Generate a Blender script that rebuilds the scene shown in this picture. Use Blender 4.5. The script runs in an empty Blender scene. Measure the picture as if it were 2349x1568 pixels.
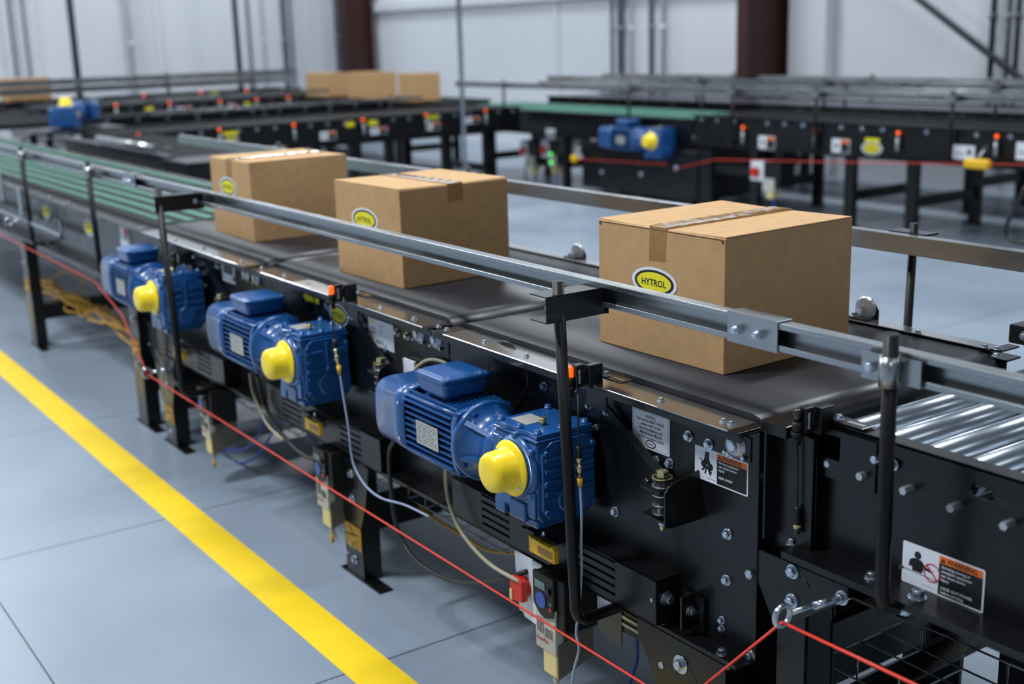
import bpy, bmesh, math, random
from math import sin, cos, pi, radians as R_
from mathutils import Vector, Matrix
random.seed(7)
sc = bpy.context.scene
col = sc.collection

# ------------------------------------------------------------------ camera
FPX, YAW, PITCH, ROLL = 2821.3, 2.54192484, -0.24534966, 0.03036402
CAM = Vector((0, 0, 1.6))
_f = Vector((cos(PITCH)*cos(YAW), cos(PITCH)*sin(YAW), sin(PITCH)))
_r = Vector((sin(YAW), -cos(YAW), 0)); _d = _f.cross(_r)
AX = cos(ROLL)*_r + sin(ROLL)*_d
AY = -sin(ROLL)*_r + cos(ROLL)*_d
cd = bpy.data.cameras.new('camera'); cam = bpy.data.objects.new('camera', cd); col.objects.link(cam)
cam.matrix_world = Matrix(((AX.x, -AY.x, -_f.x, CAM.x), (AX.y, -AY.y, -_f.y, CAM.y), (AX.z, -AY.z, -_f.z, CAM.z), (0, 0, 0, 1)))
cd.sensor_width = 36; cd.lens = FPX/2349*36; cd.clip_start = .05; cd.clip_end = 200
cd.dof.use_dof = True; cd.dof.focus_distance = 2.55; cd.dof.aperture_fstop = 2.6
sc.camera = cam

def ray(u, v): return AX*((u-1174.5)/FPX) + AY*((v-784)/FPX) + _f
def FY(u, v, y=1.61):            # point of the photo on the plane Y = y
    d = ray(u, v); return CAM + d*((y-CAM.y)/d.y)
def FZ(u, v, z=0.):
    d = ray(u, v); return CAM + d*((z-CAM.z)/d.z)
def FX(u, v, x):
    d = ray(u, v); return CAM + d*((x-CAM.x)/d.x)

# ------------------------------------------------------------------ light and exposure
w = bpy.data.worlds.new('world'); sc.world = w; w.use_nodes = True
w.node_tree.nodes['Background'].inputs[0].default_value = (.5, .56, .66, 1)
w.node_tree.nodes['Background'].inputs[1].default_value = .12
sc.view_settings.view_transform = 'Standard'; sc.view_settings.look = 'None'
sc.view_settings.gamma = 1; sc.view_settings.use_curve_mapping = False
sc.view_settings.exposure = -0.82
def lamp(x, y, z, p, sx=.35, sy=1.3, rot=0, c=(.90, .95, 1.0)):
    l = bpy.data.lights.new('high_bay_light', 'AREA'); l.shape = 'RECTANGLE'; l.size = sx; l.size_y = sy
    l.energy = p; l.color = c
    o = bpy.data.objects.new('high_bay_light', l); col.objects.link(o); o.location = (x, y, z); o.rotation_euler = (0, 0, rot)
    return o
for ly, py in ((-1.6, 1.5), (2.4, .65), (8.2, 1.0)):
    for lx, px_ in ((-17.5, .95), (-10.4, 1.0), (-3.3, 1.0), (3.4, .16)):
        lamp(lx, ly, 6.7, 520*py*px_, .4, 1.6)

# ------------------------------------------------------------------ materials
def lin(h):
    h = h.lstrip('#'); o = []
    for i in (0, 2, 4):
        c = int(h[i:i+2], 16)/255; o.append(c/12.92 if c <= .04045 else ((c+.055)/1.055)**2.4)
    return (*o, 1)
def mat(name, hexc, rough=.5, metal=0., spec=.5, coat=0., var=0., vscale=8, bump=0., bscale=60, emit=None, es=0., rvar=0., trans=0., alpha=1., aniso=None):
    m = bpy.data.materials.new(name); m.use_nodes = True; nt = m.node_tree; b = nt.nodes['Principled BSDF']
    c = lin(hexc) if isinstance(hexc, str) else (*hexc, 1)
    b.inputs['Base Color'].default_value = c; b.inputs['Roughness'].default_value = rough
    b.inputs['Metallic'].default_value = metal; b.inputs['Specular IOR Level'].default_value = spec
    b.inputs['Coat Weight'].default_value = coat; b.inputs['Coat Roughness'].default_value = .08
    b.inputs['Transmission Weight'].default_value = trans
    if emit: b.inputs['Emission Color'].default_value = lin(emit); b.inputs['Emission Strength'].default_value = es
    if var or bump or rvar:
        tc = nt.nodes.new('ShaderNodeTexCoord')
        mp = nt.nodes.new('ShaderNodeMapping'); nt.links.new(tc.outputs['Object'], mp.inputs[0])
        if aniso: mp.inputs['Scale'].default_value = aniso
    if var or rvar:
        n = nt.nodes.new('ShaderNodeTexNoise'); n.inputs['Scale'].default_value = vscale; n.inputs['Detail'].default_value = 6
        nt.links.new(mp.outputs[0], n.inputs['Vector'])
    if var:
        rp = nt.nodes.new('ShaderNodeValToRGB'); rp.color_ramp.elements[0].position = .3; rp.color_ramp.elements[1].position = .7
        rp.color_ramp.elements[0].color = (*[x*(1-var) for x in c[:3]], 1); rp.color_ramp.elements[1].color = (*[min(1, x*(1+var)) for x in c[:3]], 1)
        nt.links.new(n.outputs[0], rp.inputs[0]); nt.links.new(rp.outputs[0], b.inputs['Base Color'])
    if rvar:
        mr = nt.nodes.new('ShaderNodeMapRange'); mr.inputs[1].default_value = .3; mr.inputs[2].default_value = .7
        mr.inputs[3].default_value = max(.02, rough-rvar); mr.inputs[4].default_value = rough+rvar
        nt.links.new(n.outputs[0], mr.inputs[0]); nt.links.new(mr.outputs[0], b.inputs['Roughness'])
    if bump:
        n2 = nt.nodes.new('ShaderNodeTexNoise'); n2.inputs['Scale'].default_value = bscale; n2.inputs['Detail'].default_value = 4
        nt.links.new(mp.outputs[0], n2.inputs['Vector'])
        bp = nt.nodes.new('ShaderNodeBump'); bp.inputs['Strength'].default_value = bump; bp.inputs['Distance'].default_value = .004
        nt.links.new(n2.outputs[0], bp.inputs['Height']); nt.links.new(bp.outputs[0], b.inputs['Normal'])
    return m
M = {}
M['black'] = mat('black_powder_coat', '#0d0e10', .28, 0, .35, .1, var=.15, vscale=5, bump=.12, bscale=220, rvar=.06)
M['blackp'] = mat('black_plastic', '#0c0d0e', .45, 0, .4)
M['belt'] = mat('dark_belt_rubber', '#1b1b20', .36, 0, .45, var=.06, vscale=3, bump=.05, bscale=500, rvar=.05)
M['green'] = mat('green_strip_belt', '#35705e', .5, 0, .4, var=.08, vscale=6)
M['galv'] = mat('galvanised_steel', '#9da1a3', .28, .92, .5, var=.10, vscale=3, rvar=.08, aniso=(1, 6, 6))
M['cover'] = mat('polished_steel_cover', '#bcbcba', .2, .95, .5, var=.03, vscale=2)
M['roller'] = mat('roller_steel', '#a6b0b8', .27, .95, .5)
M['zinc'] = mat('zinc_bolt', '#c2ccd6', .22, .95, .5)
M['brass'] = mat('zinc_yellow_bolt', '#c9bd8a', .25, .9, .5)
M['blue'] = mat('blue_enamel', '#154d88', .32, 0, .5, .4, var=.05, vscale=5, bump=.08, bscale=120)
M['yellow'] = mat('yellow_plastic', '#ffdc16', .33, 0, .5, .2)
M['tape'] = mat('yellow_floor_tape', '#ebc71c', .45, 0, .4, var=.04, vscale=3)
M['amber'] = mat('amber_plastic', '#e6b310', .45)
M['card'] = mat('cardboard', '#ba9569', .72, 0, .25, var=.07, vscale=30, bump=.07, bscale=240)
M['cardin'] = mat('cardboard_edge', '#5f472b', .9)
M['ptape'] = mat('brown_packing_tape', '#9a713e', .3, 0, .5, var=.08, vscale=20, bump=.5, bscale=45)
M['ctape'] = mat('clear_packing_tape', '#a5824f', .07, 0, .9, 1.0, bump=.9, bscale=70, aniso=(1, .25, 1))
M['white'] = mat('white_sticker', '#dfe3ea', .4)
M['ink'] = mat('black_ink', '#0c0d10', .5)
M['inkgrey'] = mat('grey_ink', '#4a4d52', .5)
M['whiteink'] = mat('white_ink', '#d8dbe0', .5)
M['orange'] = mat('orange_ink', '#e8701a', .45)
M['redink'] = mat('red_ink', '#c03040', .45)
M['yelink'] = mat('yellow_ink', '#ece01c', .45)
M['red'] = mat('red_plastic', '#c8200e', .35)
M['rope'] = mat('red_vinyl_cord', '#e2391f', .4)
M['plate'] = mat('brushed_nameplate', '#b9b9b0', .4, .4, var=.08, vscale=80)
M['alu'] = mat('cast_aluminium', '#b9bcc0', .35, .85, var=.08, vscale=20)
M['greyp'] = mat('light_grey_plastic', '#b9b9ac', .5)
M['ivory'] = mat('ivory_plastic', '#d9c98c', .5)
M['taupe'] = mat('taupe_sheet', '#6d6a62', .5, .3)
M['lcd'] = mat('lcd_screen', '#5f7f78', .2)
M['bluep'] = mat('blue_keypad', '#2d4f9e', .4)
M['cabgrey'] = mat('grey_cable_jacket', '#8f9bb5', .45)
M['cabblk'] = mat('black_cable_jacket', '#17181a', .45)
M['cabivory'] = mat('ivory_cable_jacket', '#a59f86', .5)
M['cabblue'] = mat('blue_cable_jacket', '#1f3fa0', .4)
M['cabyel'] = mat('yellow_cable_jacket', '#c9960f', .45)
M['rod'] = mat('black_rod', '#09090b', .42, 0, .3)
M['conn'] = mat('nickel_connector', '#c8b98f', .25, .95)
M['lensoff'] = mat('dark_lens', '#20140c', .1, 0, .8)
M['lenson'] = mat('amber_lamp', '#ff5a10', .3, emit='#ff5a12', es=2.4)
M['lensfar'] = mat('amber_indicator_lamp', '#ff5a10', .3, emit='#ff6214', es=3)
M['matblack'] = mat('matt_black_sheet', '#08080a', .65, 0, .12)
M['greenlamp'] = mat('green_lamp', '#30ff40', .3, emit='#40ff50', es=4)
M['clear'] = mat('clear_reflector', '#a9afb8', .12, .75, .9, .6, var=.1, vscale=60, bump=.25, bscale=300)
M['rustcol'] = mat('oxide_red_steel', '#32120e', .5, 0, .4, var=.1)
M['wall'] = mat('white_painted_wall', '#c6cad0', .5, 0, .35, var=.035, vscale=.6, bump=.05, bscale=30)
M['ceil'] = mat('ceiling_deck', '#8a8d94', .8)
M['conduit'] = mat('grey_conduit', '#6d7680', .5, .2)
M['conduitd'] = mat('dark_conduit', '#3f444b', .5, .2)
M['purpbelt'] = mat('grey_roller_bed', '#4a4858', .35, .3)
M['decal'] = mat('amber_decal', '#a2790e', .45)

# floor: painted slab with saw cut joints
def floor_mat():
    m = bpy.data.materials.new('painted_concrete_floor'); m.use_nodes = True; nt = m.node_tree; b = nt.nodes['Principled BSDF']
    N = nt.nodes.new; L = nt.links.new
    tc = N('ShaderNodeTexCoord'); sp = N('ShaderNodeSeparateXYZ'); L(tc.outputs['Object'], sp.inputs[0])
    def math_(op, a, bb=None, c=None):
        n = N('ShaderNodeMath'); n.operation = op
        for i, x in enumerate((a, bb, c)):
            if x is None: continue
            if isinstance(x, (int, float)): n.inputs[i].default_value = x
            else: L(x, n.inputs[i])
        return n.outputs[0]
    def joint(axis, off, per, wd):
        a = math_('SUBTRACT', sp.outputs[axis], off); a = math_('DIVIDE', a, per); a = math_('FRACT', a)
        a = math_('SUBTRACT', a, .5); a = math_('ABSOLUTE', a); a = math_('SUBTRACT', .5, a); a = math_('MULTIPLY', a, per)
        return math_('LESS_THAN', a, wd)
    j = math_('MAXIMUM', joint(0, -4.0, 1.35, .0028), joint(1, .628, 5.2, .0028))
    n = N('ShaderNodeTexNoise'); n.inputs['Scale'].default_value = .9; n.inputs['Detail'].default_value = 6; L(tc.outputs['Object'], n.inputs['Vector'])
    rp = N('ShaderNodeValToRGB'); rp.color_ramp.elements[0].position = .3; rp.color_ramp.elements[1].position = .72
    rp.color_ramp.elements[0].color = lin('#7d8a98'); rp.color_ramp.elements[1].color = lin('#93a0ae'); L(n.outputs[0], rp.inputs[0])
    n2 = N('ShaderNodeTexNoise'); n2.inputs['Scale'].default_value = 45; n2.inputs['Detail'].default_value = 3; L(tc.outputs['Object'], n2.inputs['Vector'])
    mx = N('ShaderNodeMix'); mx.data_type = 'RGBA'; L(j, mx.inputs[0]); L(rp.outputs[0], mx.inputs[6]); mx.inputs[7].default_value = lin('#30343a')
    L(mx.outputs[2], b.inputs['Base Color'])
    mr = N('ShaderNodeMapRange'); mr.inputs[3].default_value = .22; mr.inputs[4].default_value = .42; L(n.outputs[0], mr.inputs[0]); L(mr.outputs[0], b.inputs['Roughness'])
    bp = N('ShaderNodeBump'); bp.inputs['Strength'].default_value = .08; bp.inputs['Distance'].default_value = .002; L(n2.outputs[0], bp.inputs['Height']); L(bp.outputs[0], b.inputs['Normal'])
    return m
M['floor'] = floor_mat()

# ------------------------------------------------------------------ mesh helpers
class Fr:                        # a flat frame: O + u*U + v*V + h*N
    def __init__(s, O, U=(1, 0, 0), V=(0, 0, 1), N=(0, -1, 0)):
        s.O = Vector(O); s.U = Vector(U).normalized(); s.V = Vector(V).normalized(); s.N = Vector(N).normalized()
    def __call__(s, u, v, h=0): return s.O + s.U*u + s.V*v + s.N*h
_tcache = {}
def text_geo(t, bold=True, shear=0.):
    k = (t, bold, shear)
    if k in _tcache: return _tcache[k]
    cu = bpy.data.curves.new('t', 'FONT'); cu.body = t; cu.size = 1; cu.resolution_u = 2; cu.shear = shear
    if bold: cu.offset = .022
    ob = bpy.data.objects.new('t', cu); col.objects.link(ob)
    bpy.context.view_layer.update()
    me = bpy.data.meshes.new_from_object(ob.evaluated_get(bpy.context.evaluated_depsgraph_get()))
    vs = [v.co.copy() for v in me.vertices]; fs = [tuple(p.vertices) for p in me.polygons]
    bpy.data.objects.remove(ob); bpy.data.curves.remove(cu); bpy.data.meshes.remove(me)
    w_ = max((v.x for v in vs), default=0); x0 = min((v.x for v in vs), default=0)
    _tcache[k] = (vs, fs, x0, w_); return _tcache[k]
class MB:
    def __init__(s): s.v = []; s.f = []; s.s = []
    def add(s, vs, fs, smooth=False):
        b = len(s.v); s.v += [Vector(x) for x in vs]; s.f += [tuple(i+b for i in f) for f in fs]; s.s += [smooth]*len(fs); return s
    def box(s, a, b):
        x0, x1 = sorted((a[0], b[0])); y0, y1 = sorted((a[1], b[1])); z0, z1 = sorted((a[2], b[2]))
        return s.add([(x0, y0, z0), (x1, y0, z0), (x1, y1, z0), (x0, y1, z0), (x0, y0, z1), (x1, y0, z1), (x1, y1, z1), (x0, y1, z1)],
                     [(0, 3, 2, 1), (4, 5, 6, 7), (0, 1, 5, 4), (1, 2, 6, 5), (2, 3, 7, 6), (3, 0, 4, 7)])
    def fbox(s, fr, u0, u1, v0, v1, h0, h1):
        return s.poly(fr, [(u0, v0), (u1, v0), (u1, v1), (u0, v1)], h0, h1)
    def poly(s, fr, pts, h0, h1, smooth=False):
        n = len(pts); vs = [fr(u, v, h0) for u, v in pts] + [fr(u, v, h1) for u, v in pts]
        fs = [tuple(range(n-1, -1, -1)), tuple(range(n, 2*n))]
        b = len(s.v); s.add(vs, fs)
        side = [(i+b, (i+1) % n+b, (i+1) % n+n+b, i+n+b) for i in range(n)]
        s.f += side; s.s += [smooth]*n; return s
    def prism(s, pts, axis, a, b, smooth=False):
        fr = {'x': Fr((0, 0, 0), (0, 1, 0), (0, 0, 1), (1, 0, 0)), 'y': Fr((0, 0, 0), (1, 0, 0), (0, 0, 1), (0, 1, 0)), 'z': Fr((0, 0, 0), (1, 0, 0), (0, 1, 0), (0, 0, 1))}[axis]
        return s.poly(fr, pts, a, b, smooth)
    def cyl(s, p0, p1, r0, r1=None, n=16, caps=True, smooth=True):
        p0 = Vector(p0); p1 = Vector(p1); r1 = r0 if r1 is None else r1
        d = (p1-p0).normalized(); a = Vector((0, 0, 1)) if abs(d.z) < .9 else Vector((1, 0, 0)); x = d.cross(a).normalized(); y = d.cross(x)
        vs = []
        for p, r in ((p0, r0), (p1, r1)):
            vs += [p + (x*cos(2*pi*i/n)+y*sin(2*pi*i/n))*r for i in range(n)]
        b = len(s.v); s.v += vs
        for i in range(n): s.f.append((b+i, b+(i+1) % n, b+(i+1) % n+n, b+i+n)); s.s.append(smooth)
        if caps: s.f += [tuple(b+i for i in range(n-1, -1, -1)), tuple(b+n+i for i in range(n))]; s.s += [False, False]
        return s
    def lathe(s, prof, p0, d, n=24, smooth=True):   # prof: (t along d, radius)
        p0 = Vector(p0); d = Vector(d).normalized(); a = Vector((0, 0, 1)) if abs(d.z) < .9 else Vector((1, 0, 0)); x = d.cross(a).normalized(); y = d.cross(x)
        b = len(s.v)
        for t, r in prof: s.v += [p0+d*t+(x*cos(2*pi*i/n)+y*sin(2*pi*i/n))*max(r, 1e-4) for i in range(n)]
        for k in range(len(prof)-1):
            for i in range(n): s.f.append((b+k*n+i, b+k*n+(i+1) % n, b+(k+1)*n+(i+1) % n, b+(k+1)*n+i)); s.s.append(smooth)
        k = len(prof)-1
        s.f += [tuple(b+i for i in range(n-1, -1, -1)), tuple(b+k*n+i for i in range(n))]; s.s += [False, False]; return s
    def tube(s, pts, r, n=8, sub=0, caps=True):
        P = [Vector(p) for p in pts]
        if sub:
            Q = []
            for i in range(len(P)-1):
                a, b_, c, d = P[max(i-1, 0)], P[i], P[i+1], P[min(i+2, len(P)-1)]
                for k in range(sub):
                    t = k/sub; Q.append(.5*((2*b_)+(c-a)*t+(2*a-5*b_+4*c-d)*t*t+(3*b_-a-3*c+d)*t**3))
            P = Q+[P[-1]]
        b = len(s.v); nrm = None
        for i, p in enumerate(P):
            t = (P[min(i+1, len(P)-1)]-P[max(i-1, 0)]).normalized()
            if nrm is None: nrm = t.cross(Vector((0, 0, 1)) if abs(t.z) < .9 else Vector((1, 0, 0))).normalized()
            nrm = (nrm - t*nrm.dot(t)).normalized(); bn = t.cross(nrm)
            s.v += [p+(nrm*cos(2*pi*k/n)+bn*sin(2*pi*k/n))*r for k in range(n)]
        for i in range(len(P)-1):
            for k in range(n): s.f.append((b+i*n+k, b+i*n+(k+1) % n, b+(i+1)*n+(k+1) % n, b+(i+1)*n+k)); s.s.append(True)
        if caps: s.f += [tuple(b+k for k in range(n-1, -1, -1)), tuple(b+(len(P)-1)*n+k for k in range(n))]; s.s += [False, False]
        return s
    def loft(s, rings, smooth=True, caps=True):
        n = len(rings[0]); b = len(s.v)
        for r in rings: s.v += [Vector(p) for p in r]
        for k in range(len(rings)-1):
            for i in range(n): s.f.append((b+k*n+i, b+k*n+(i+1) % n, b+(k+1)*n+(i+1) % n, b+(k+1)*n+i)); s.s.append(smooth)
        if caps: s.f += [tuple(b+i for i in range(n-1, -1, -1)), tuple(b+(len(rings)-1)*n+i for i in range(n))]; s.s += [False, False]
        return s
    def bolt(s, p, d, r=.009, h=.007, washer=1.35):
        p = Vector(p); d = Vector(d).normalized()
        if washer: s.cyl(p, p+d*.002, r*washer, n=16); p = p+d*.002
        s.cyl(p, p+d*h, r, r*.97, n=6, smooth=False); s.cyl(p+d*h, p+d*(h+.0012), r*.8, r*.6, n=12)
        return s
    def text(s, fr, t, u, v, size, h=.0005, align='L', xs=1., bold=True, shear=0., wmax=None):
        vs, fs, x0, w_ = text_geo(t, bold, shear)
        if wmax and w_*size*xs > wmax: xs = wmax/(w_*size)
        off = {'L': 0, 'C': -(w_+x0)/2, 'R': -w_}[align]
        return s.add([fr(u+(q.x+off)*size*xs, v+q.y*size, h) for q in vs], fs)
    def build(s, name, m, parent=None, off=None, bevel=0., seg=2, extra=()):
        me = bpy.data.meshes.new(name)
        o = Vector((0, 0, 0)) if off is None else Vector(off)
        me.from_pydata([v-o for v in s.v], [], s.f); me.polygons.foreach_set('use_smooth', s.s)
        bm = bmesh.new(); bm.from_mesh(me); bmesh.ops.recalc_face_normals(bm, faces=bm.faces); bm.to_mesh(me); bm.free()
        me.materials.append(M[m] if isinstance(m, str) else m)
        ob = bpy.data.objects.new(name, me); col.objects.link(ob)
        if parent: ob.parent = parent
        if bevel:
            b = ob.modifiers.new('bevel', 'BEVEL'); b.width = bevel; b.segments = seg; b.limit_method = 'ANGLE'; b.angle_limit = .6
            b.harden_normals = False
        return ob
def ellipse(cu, cv, a, b, n=32): return [(cu+a*cos(2*pi*i/n), cv+b*sin(2*pi*i/n)) for i in range(n)]
def rrect(u0, u1, v0, v1, r, n=4):
    o = []
    for cx_, cy_, a0 in ((u1-r, v1-r, 0), (u0+r, v1-r, pi/2), (u0+r, v0+r, pi), (u1-r, v0+r, 1.5*pi)):
        o += [(cx_+r*cos(a0+k*pi/2/n), cy_+r*sin(a0+k*pi/2/n)) for k in range(n+1)]
    return o
def thing(name, label, cat, loc=(0, 0, 0), group=None):
    o = bpy.data.objects.new(name, None); col.objects.link(o); o.location = loc; o.empty_display_size = .1
    o['label'] = label; o['category'] = cat
    if group: o['group'] = group
    return o
def tag(o, label, cat, group=None):
    o['label'] = label; o['category'] = cat
    if group: o['group'] = group
    return o
def struct(o): o['kind'] = 'structure'; return o
def copy_tree(o, parent=None):
    c = o.copy(); col.objects.link(c)
    if parent: c.parent = parent
    for ch in o.children: copy_tree(ch, c)
    return c
def P(mb, name, m, root, label=None, **k):      # a part: world-space mesh under an unrotated root
    r = root; off = Vector((0, 0, 0))
    while r: off = off+r.location; r = r.parent
    o = mb.build(name, m, root, off=off, **k)
    if label: o['label'] = label
    return o
BM = {}
def bolts(root, pts, d, r=.009, name='bolt', m='zinc', h=.007, washer=1.35):
    key = (r, m, h, washer, tuple(d))
    if key not in BM:
        mb = MB(); mb.bolt((0, 0, 0), d, r, h, washer); t = mb.build(name, m); BM[key] = t.data; bpy.data.objects.remove(t)
    for p in pts:
        o = bpy.data.objects.new(name, BM[key]); col.objects.link(o); o.parent = root; o.location = Vector(p)-root.location
YN = (0, -1, 0); UP = (0, 0, 1)

# ================================================================== SETTING
fl = MB().box((-21, -9, -.1), (9, 10.6, 0)); struct(fl.build('floor', 'floor'))
struct(MB().box((-20.4, 10.5, 0), (9, 10.7, 7)).build('wall_back', 'wall'))
struct(MB().box((-20.6, -9, 0), (-20.4, 10.7, 7)).build('wall_left', 'wall'))
struct(MB().box((-20.6, -9.2, 0), (9, -9, 7)).build('wall_front', 'wall'))
struct(MB().box((9, -9.2, 0), (9.2, 10.7, 7)).build('wall_right', 'wall'))
struct(MB().box((-20.6, -9.2, 7), (9.2, 10.7, 7.2)).build('ceiling', 'ceil'))
# shallow joints and pilasters of the wall panels
k = 1
for x0, x1, dy in ((-9.62, -9.1, .16), (-14.06, -13.98, .03), (-3.6, -3.52, .03)):
    struct(MB().box((x0, 10.5-dy, 0), (x1, 10.5, 7)).build('trim_%d' % k, 'wall', bevel=.01)); k += 1
struct(MB().box((-20.4, 10.42, 2.02), (-9.9, 10.5, 2.16)).build('trim_%d' % k, 'wall', bevel=.01)); k += 1
for y0 in (7.05, 8.5, 9.75):
    struct(MB().box((-20.4, y0, 0), (-20.37, y0+.09, 7)).build('trim_%d' % k, 'wall')); k += 1

# yellow aisle line on the floor
t = MB().box((-20.3, 1.254, 0), (2.0, 1.380, .0012)).build('floor_tape', 'tape'); tag(t, 'wide yellow aisle line taped along the grey floor', 'floor tape')

# steel columns against the back wall
def column(x, y, wx, dy, label):
    r = thing('steel_column', label, 'column', (x, y, 0), None)
    mb = MB(); mb.box((x-wx/2, y, 0), (x+wx/2, y+.03, 7)); mb.box((x-wx/2, y+dy-.03, 0), (x+wx/2, y+dy, 7)); mb.box((x-.012, y+.03, 0), (x+.05, y+dy-.03, 7))
    P(mb, 'shaft', 'rustcol', r)
    P(MB().box((x-wx/2-.05, y-.03, 0), (x+wx/2+.05, y+dy, .025)), 'base_plate', 'rustcol', r)
    bolts(r, [(x+sx*(wx/2+.03), y+sy, .025) for sx in (-1, 1) for sy in (0., dy-.04)], UP, .018)
column(-9.78, 9.80, .17, .62, 'wide dark oxide-red steel column rising behind the right-hand conveyors')
column(-19.2, 9.86, .30, .5, 'narrow dark red steel column in the far left corner')

# pipes and conduits on the walls
def pipe(pts, r, m, label, group=None):
    t = thing('wall_pipe', label, 'pipe', pts[0], group)
    P(MB().tube(pts, r, 10), 'pipe', m, t)
    p, q = Vector(pts[0]), Vector(pts[-1])
    for f in (.2, .33):
        c = p.lerp(q, f); P(MB().cyl(c-(q-p).normalized()*.03, c+(q-p).normalized()*.03, r*1.35, n=10), 'clamp', m, t)
def wallpipe_left(u, r, m, label):
    p = FX(u, 60, -20.3); pipe([(-20.3, p.y, 0.3), (-20.3, p.y, 6.9)], r, m, label)
for u, r, m, l in ((24, .022, 'conduit', 'thin grey conduit on the left wall, nearest the photo edge'),
                   (56, .02, 'conduit', 'thin conduit beside the nearest one at the left edge of the far wall'),
                   (296, .035, 'wall', 'pale painted downpipe on the left wall behind the blue far motor'),
                   (572, .02, 'conduit', 'thin conduit just right of the dark riser on the left wall'),
                   (605, .015, 'wall', 'white conduit between the two dark risers on the left wall'),
                   (652, .045, 'conduit', 'thick grey riser on the left wall, second from the corner'),
                   (668, .02, 'conduit', 'thin pipe hugging the thick riser on the left wall'),
                   (770, .03, 'conduit', 'grey pipe beside the red column in the far left corner'),
                   (790, .02, 'conduit', 'thin pipe nearest to the red corner column')):
    wallpipe_left(u, r, m, l)
for u, r, m, l in ((1404, .022, 'conduit', 'leftmost of the conduits running up the middle of the back wall'),
                   (1424, .045, 'conduit', 'thickest grey conduit on the middle of the back wall'),
                   (1449, .018, 'wall', 'thin white conduit on the back wall, between thick grey pipes'),
                   (1494, .032, 'conduit', 'grey conduit with a coupling on the back wall left of the red column'),
                   (1521, .025, 'wall', 'rightmost white conduit of the row left of the red column'),
                   (2276, .03, 'conduitd', 'dark conduit crossed by the diagonal brace at right'),
                   (2312, .022, 'conduit', 'thin grey conduit right of the crossed dark one'),
                   (2333, .026, 'conduitd', 'dark conduit nearest the right edge of the photo')):
    x = FY(u, 90, 10.42).x; pipe([(x, 10.42, .3), (x, 10.42, 6.9)], r, m, l)
a, b = FY(2110, 0, 10.2), FY(2345, 183, 10.2); dd = (b-a)
t = thing('diagonal_brace', 'dark diagonal brace rod slanting down in front of the right back wall', 'brace', a-dd*1.2)
P(MB().tube([a-dd*4.4, b+dd*.35], .032, 10), 'rod', 'conduitd', t); P(MB().cyl(b+dd*.34, b+dd*.42, .05, n=10), 'turnbuckle', 'conduitd', t)
def hang(u0, v0, u1, v1, y, r, m, label):
    p = FY(u1, v1, y); t = thing('support_rod', label, 'rod', (p.x, p.y, 0))
    P(MB().tube([(p.x, p.y, 0), (p.x, p.y, 6.95)], r, 10), 'rod', m, t)
    P(MB().box((p.x-.07, p.y-.07, 0), (p.x+.07, p.y+.07, .012)), 'base_plate', m, t)
hang(1051, 0, 1065, 340, 6.2, .021, 'galv', 'slim galvanised upright rod standing amid the conveyors behind the middle box')
hang(150, 0, 184, 225, 5.2, .05, 'conduitd', 'thick dark grey post rising behind the far left blue motor')
hang(536, 0, 553, 200, 7.8, .045, 'conduitd', 'dark grey post rising behind the left rows of conveyors')

# ================================================================== MAIN LINE
YF, YW, YB0, YB1, ZT = 1.56, 1.61, 1.637, 2.352, .885
SEC = [(-4.95, -3.825), (-3.805, -2.655), (-2.635, -1.545)]
SECL = ['first grey belt conveyor section, where the green strips end, under the farthest big box',
        'middle grey belt conveyor section, under the second big box',
        'nearest grey belt conveyor section, under the largest box beside the rollers']
def hexagon_oval(fr, root, cu, cv, a, b, txt=True, name='oval_sticker'):
    st = P(MB().poly(fr, ellipse(cu, cv, a, b, 40), 0, .0004), name, 'white', root, label='white-rimmed oval sticker, yellow inside')
    st_off = None
    P(MB().poly(fr, ellipse(cu, cv, a*.87, b*.82, 40), .0004, .0007), 'black_ring', 'ink', st)
    P(MB().poly(fr, ellipse(cu, cv, a*.76, b*.66, 40), .0007, .001), 'yellow_oval', 'yelink', st)
    if txt: P(MB().text(fr, 'HYTROL', cu, cv-b*.24, b*.62, .0012, 'C', wmax=a*1.2), 'lettering', 'ink', st)
    return st
def belt_mesh(x0, x1, y0, y1, zt, r=.045, th=.004):
    out = [(x0+r, zt)]
    for i in range(1, 8): a = i*pi/8; out.append((x1-r+r*sin(a), zt-r+r*cos(a)))
    out += [(x1-r, zt-2*r)]
    for i in range(1, 8): a = pi+i*pi/8; out.append((x0+r+r*sin(a), zt-r+r*cos(a)))
    out = [out[0], (x1-r, zt)] + out[1:8] + [(x1-r, zt-2*r), (x0+r, zt-2*r)] + out[9:]
    mb = MB(); mb.prism(out, 'y', y0, y1, smooth=True); return mb
croot = []
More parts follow.
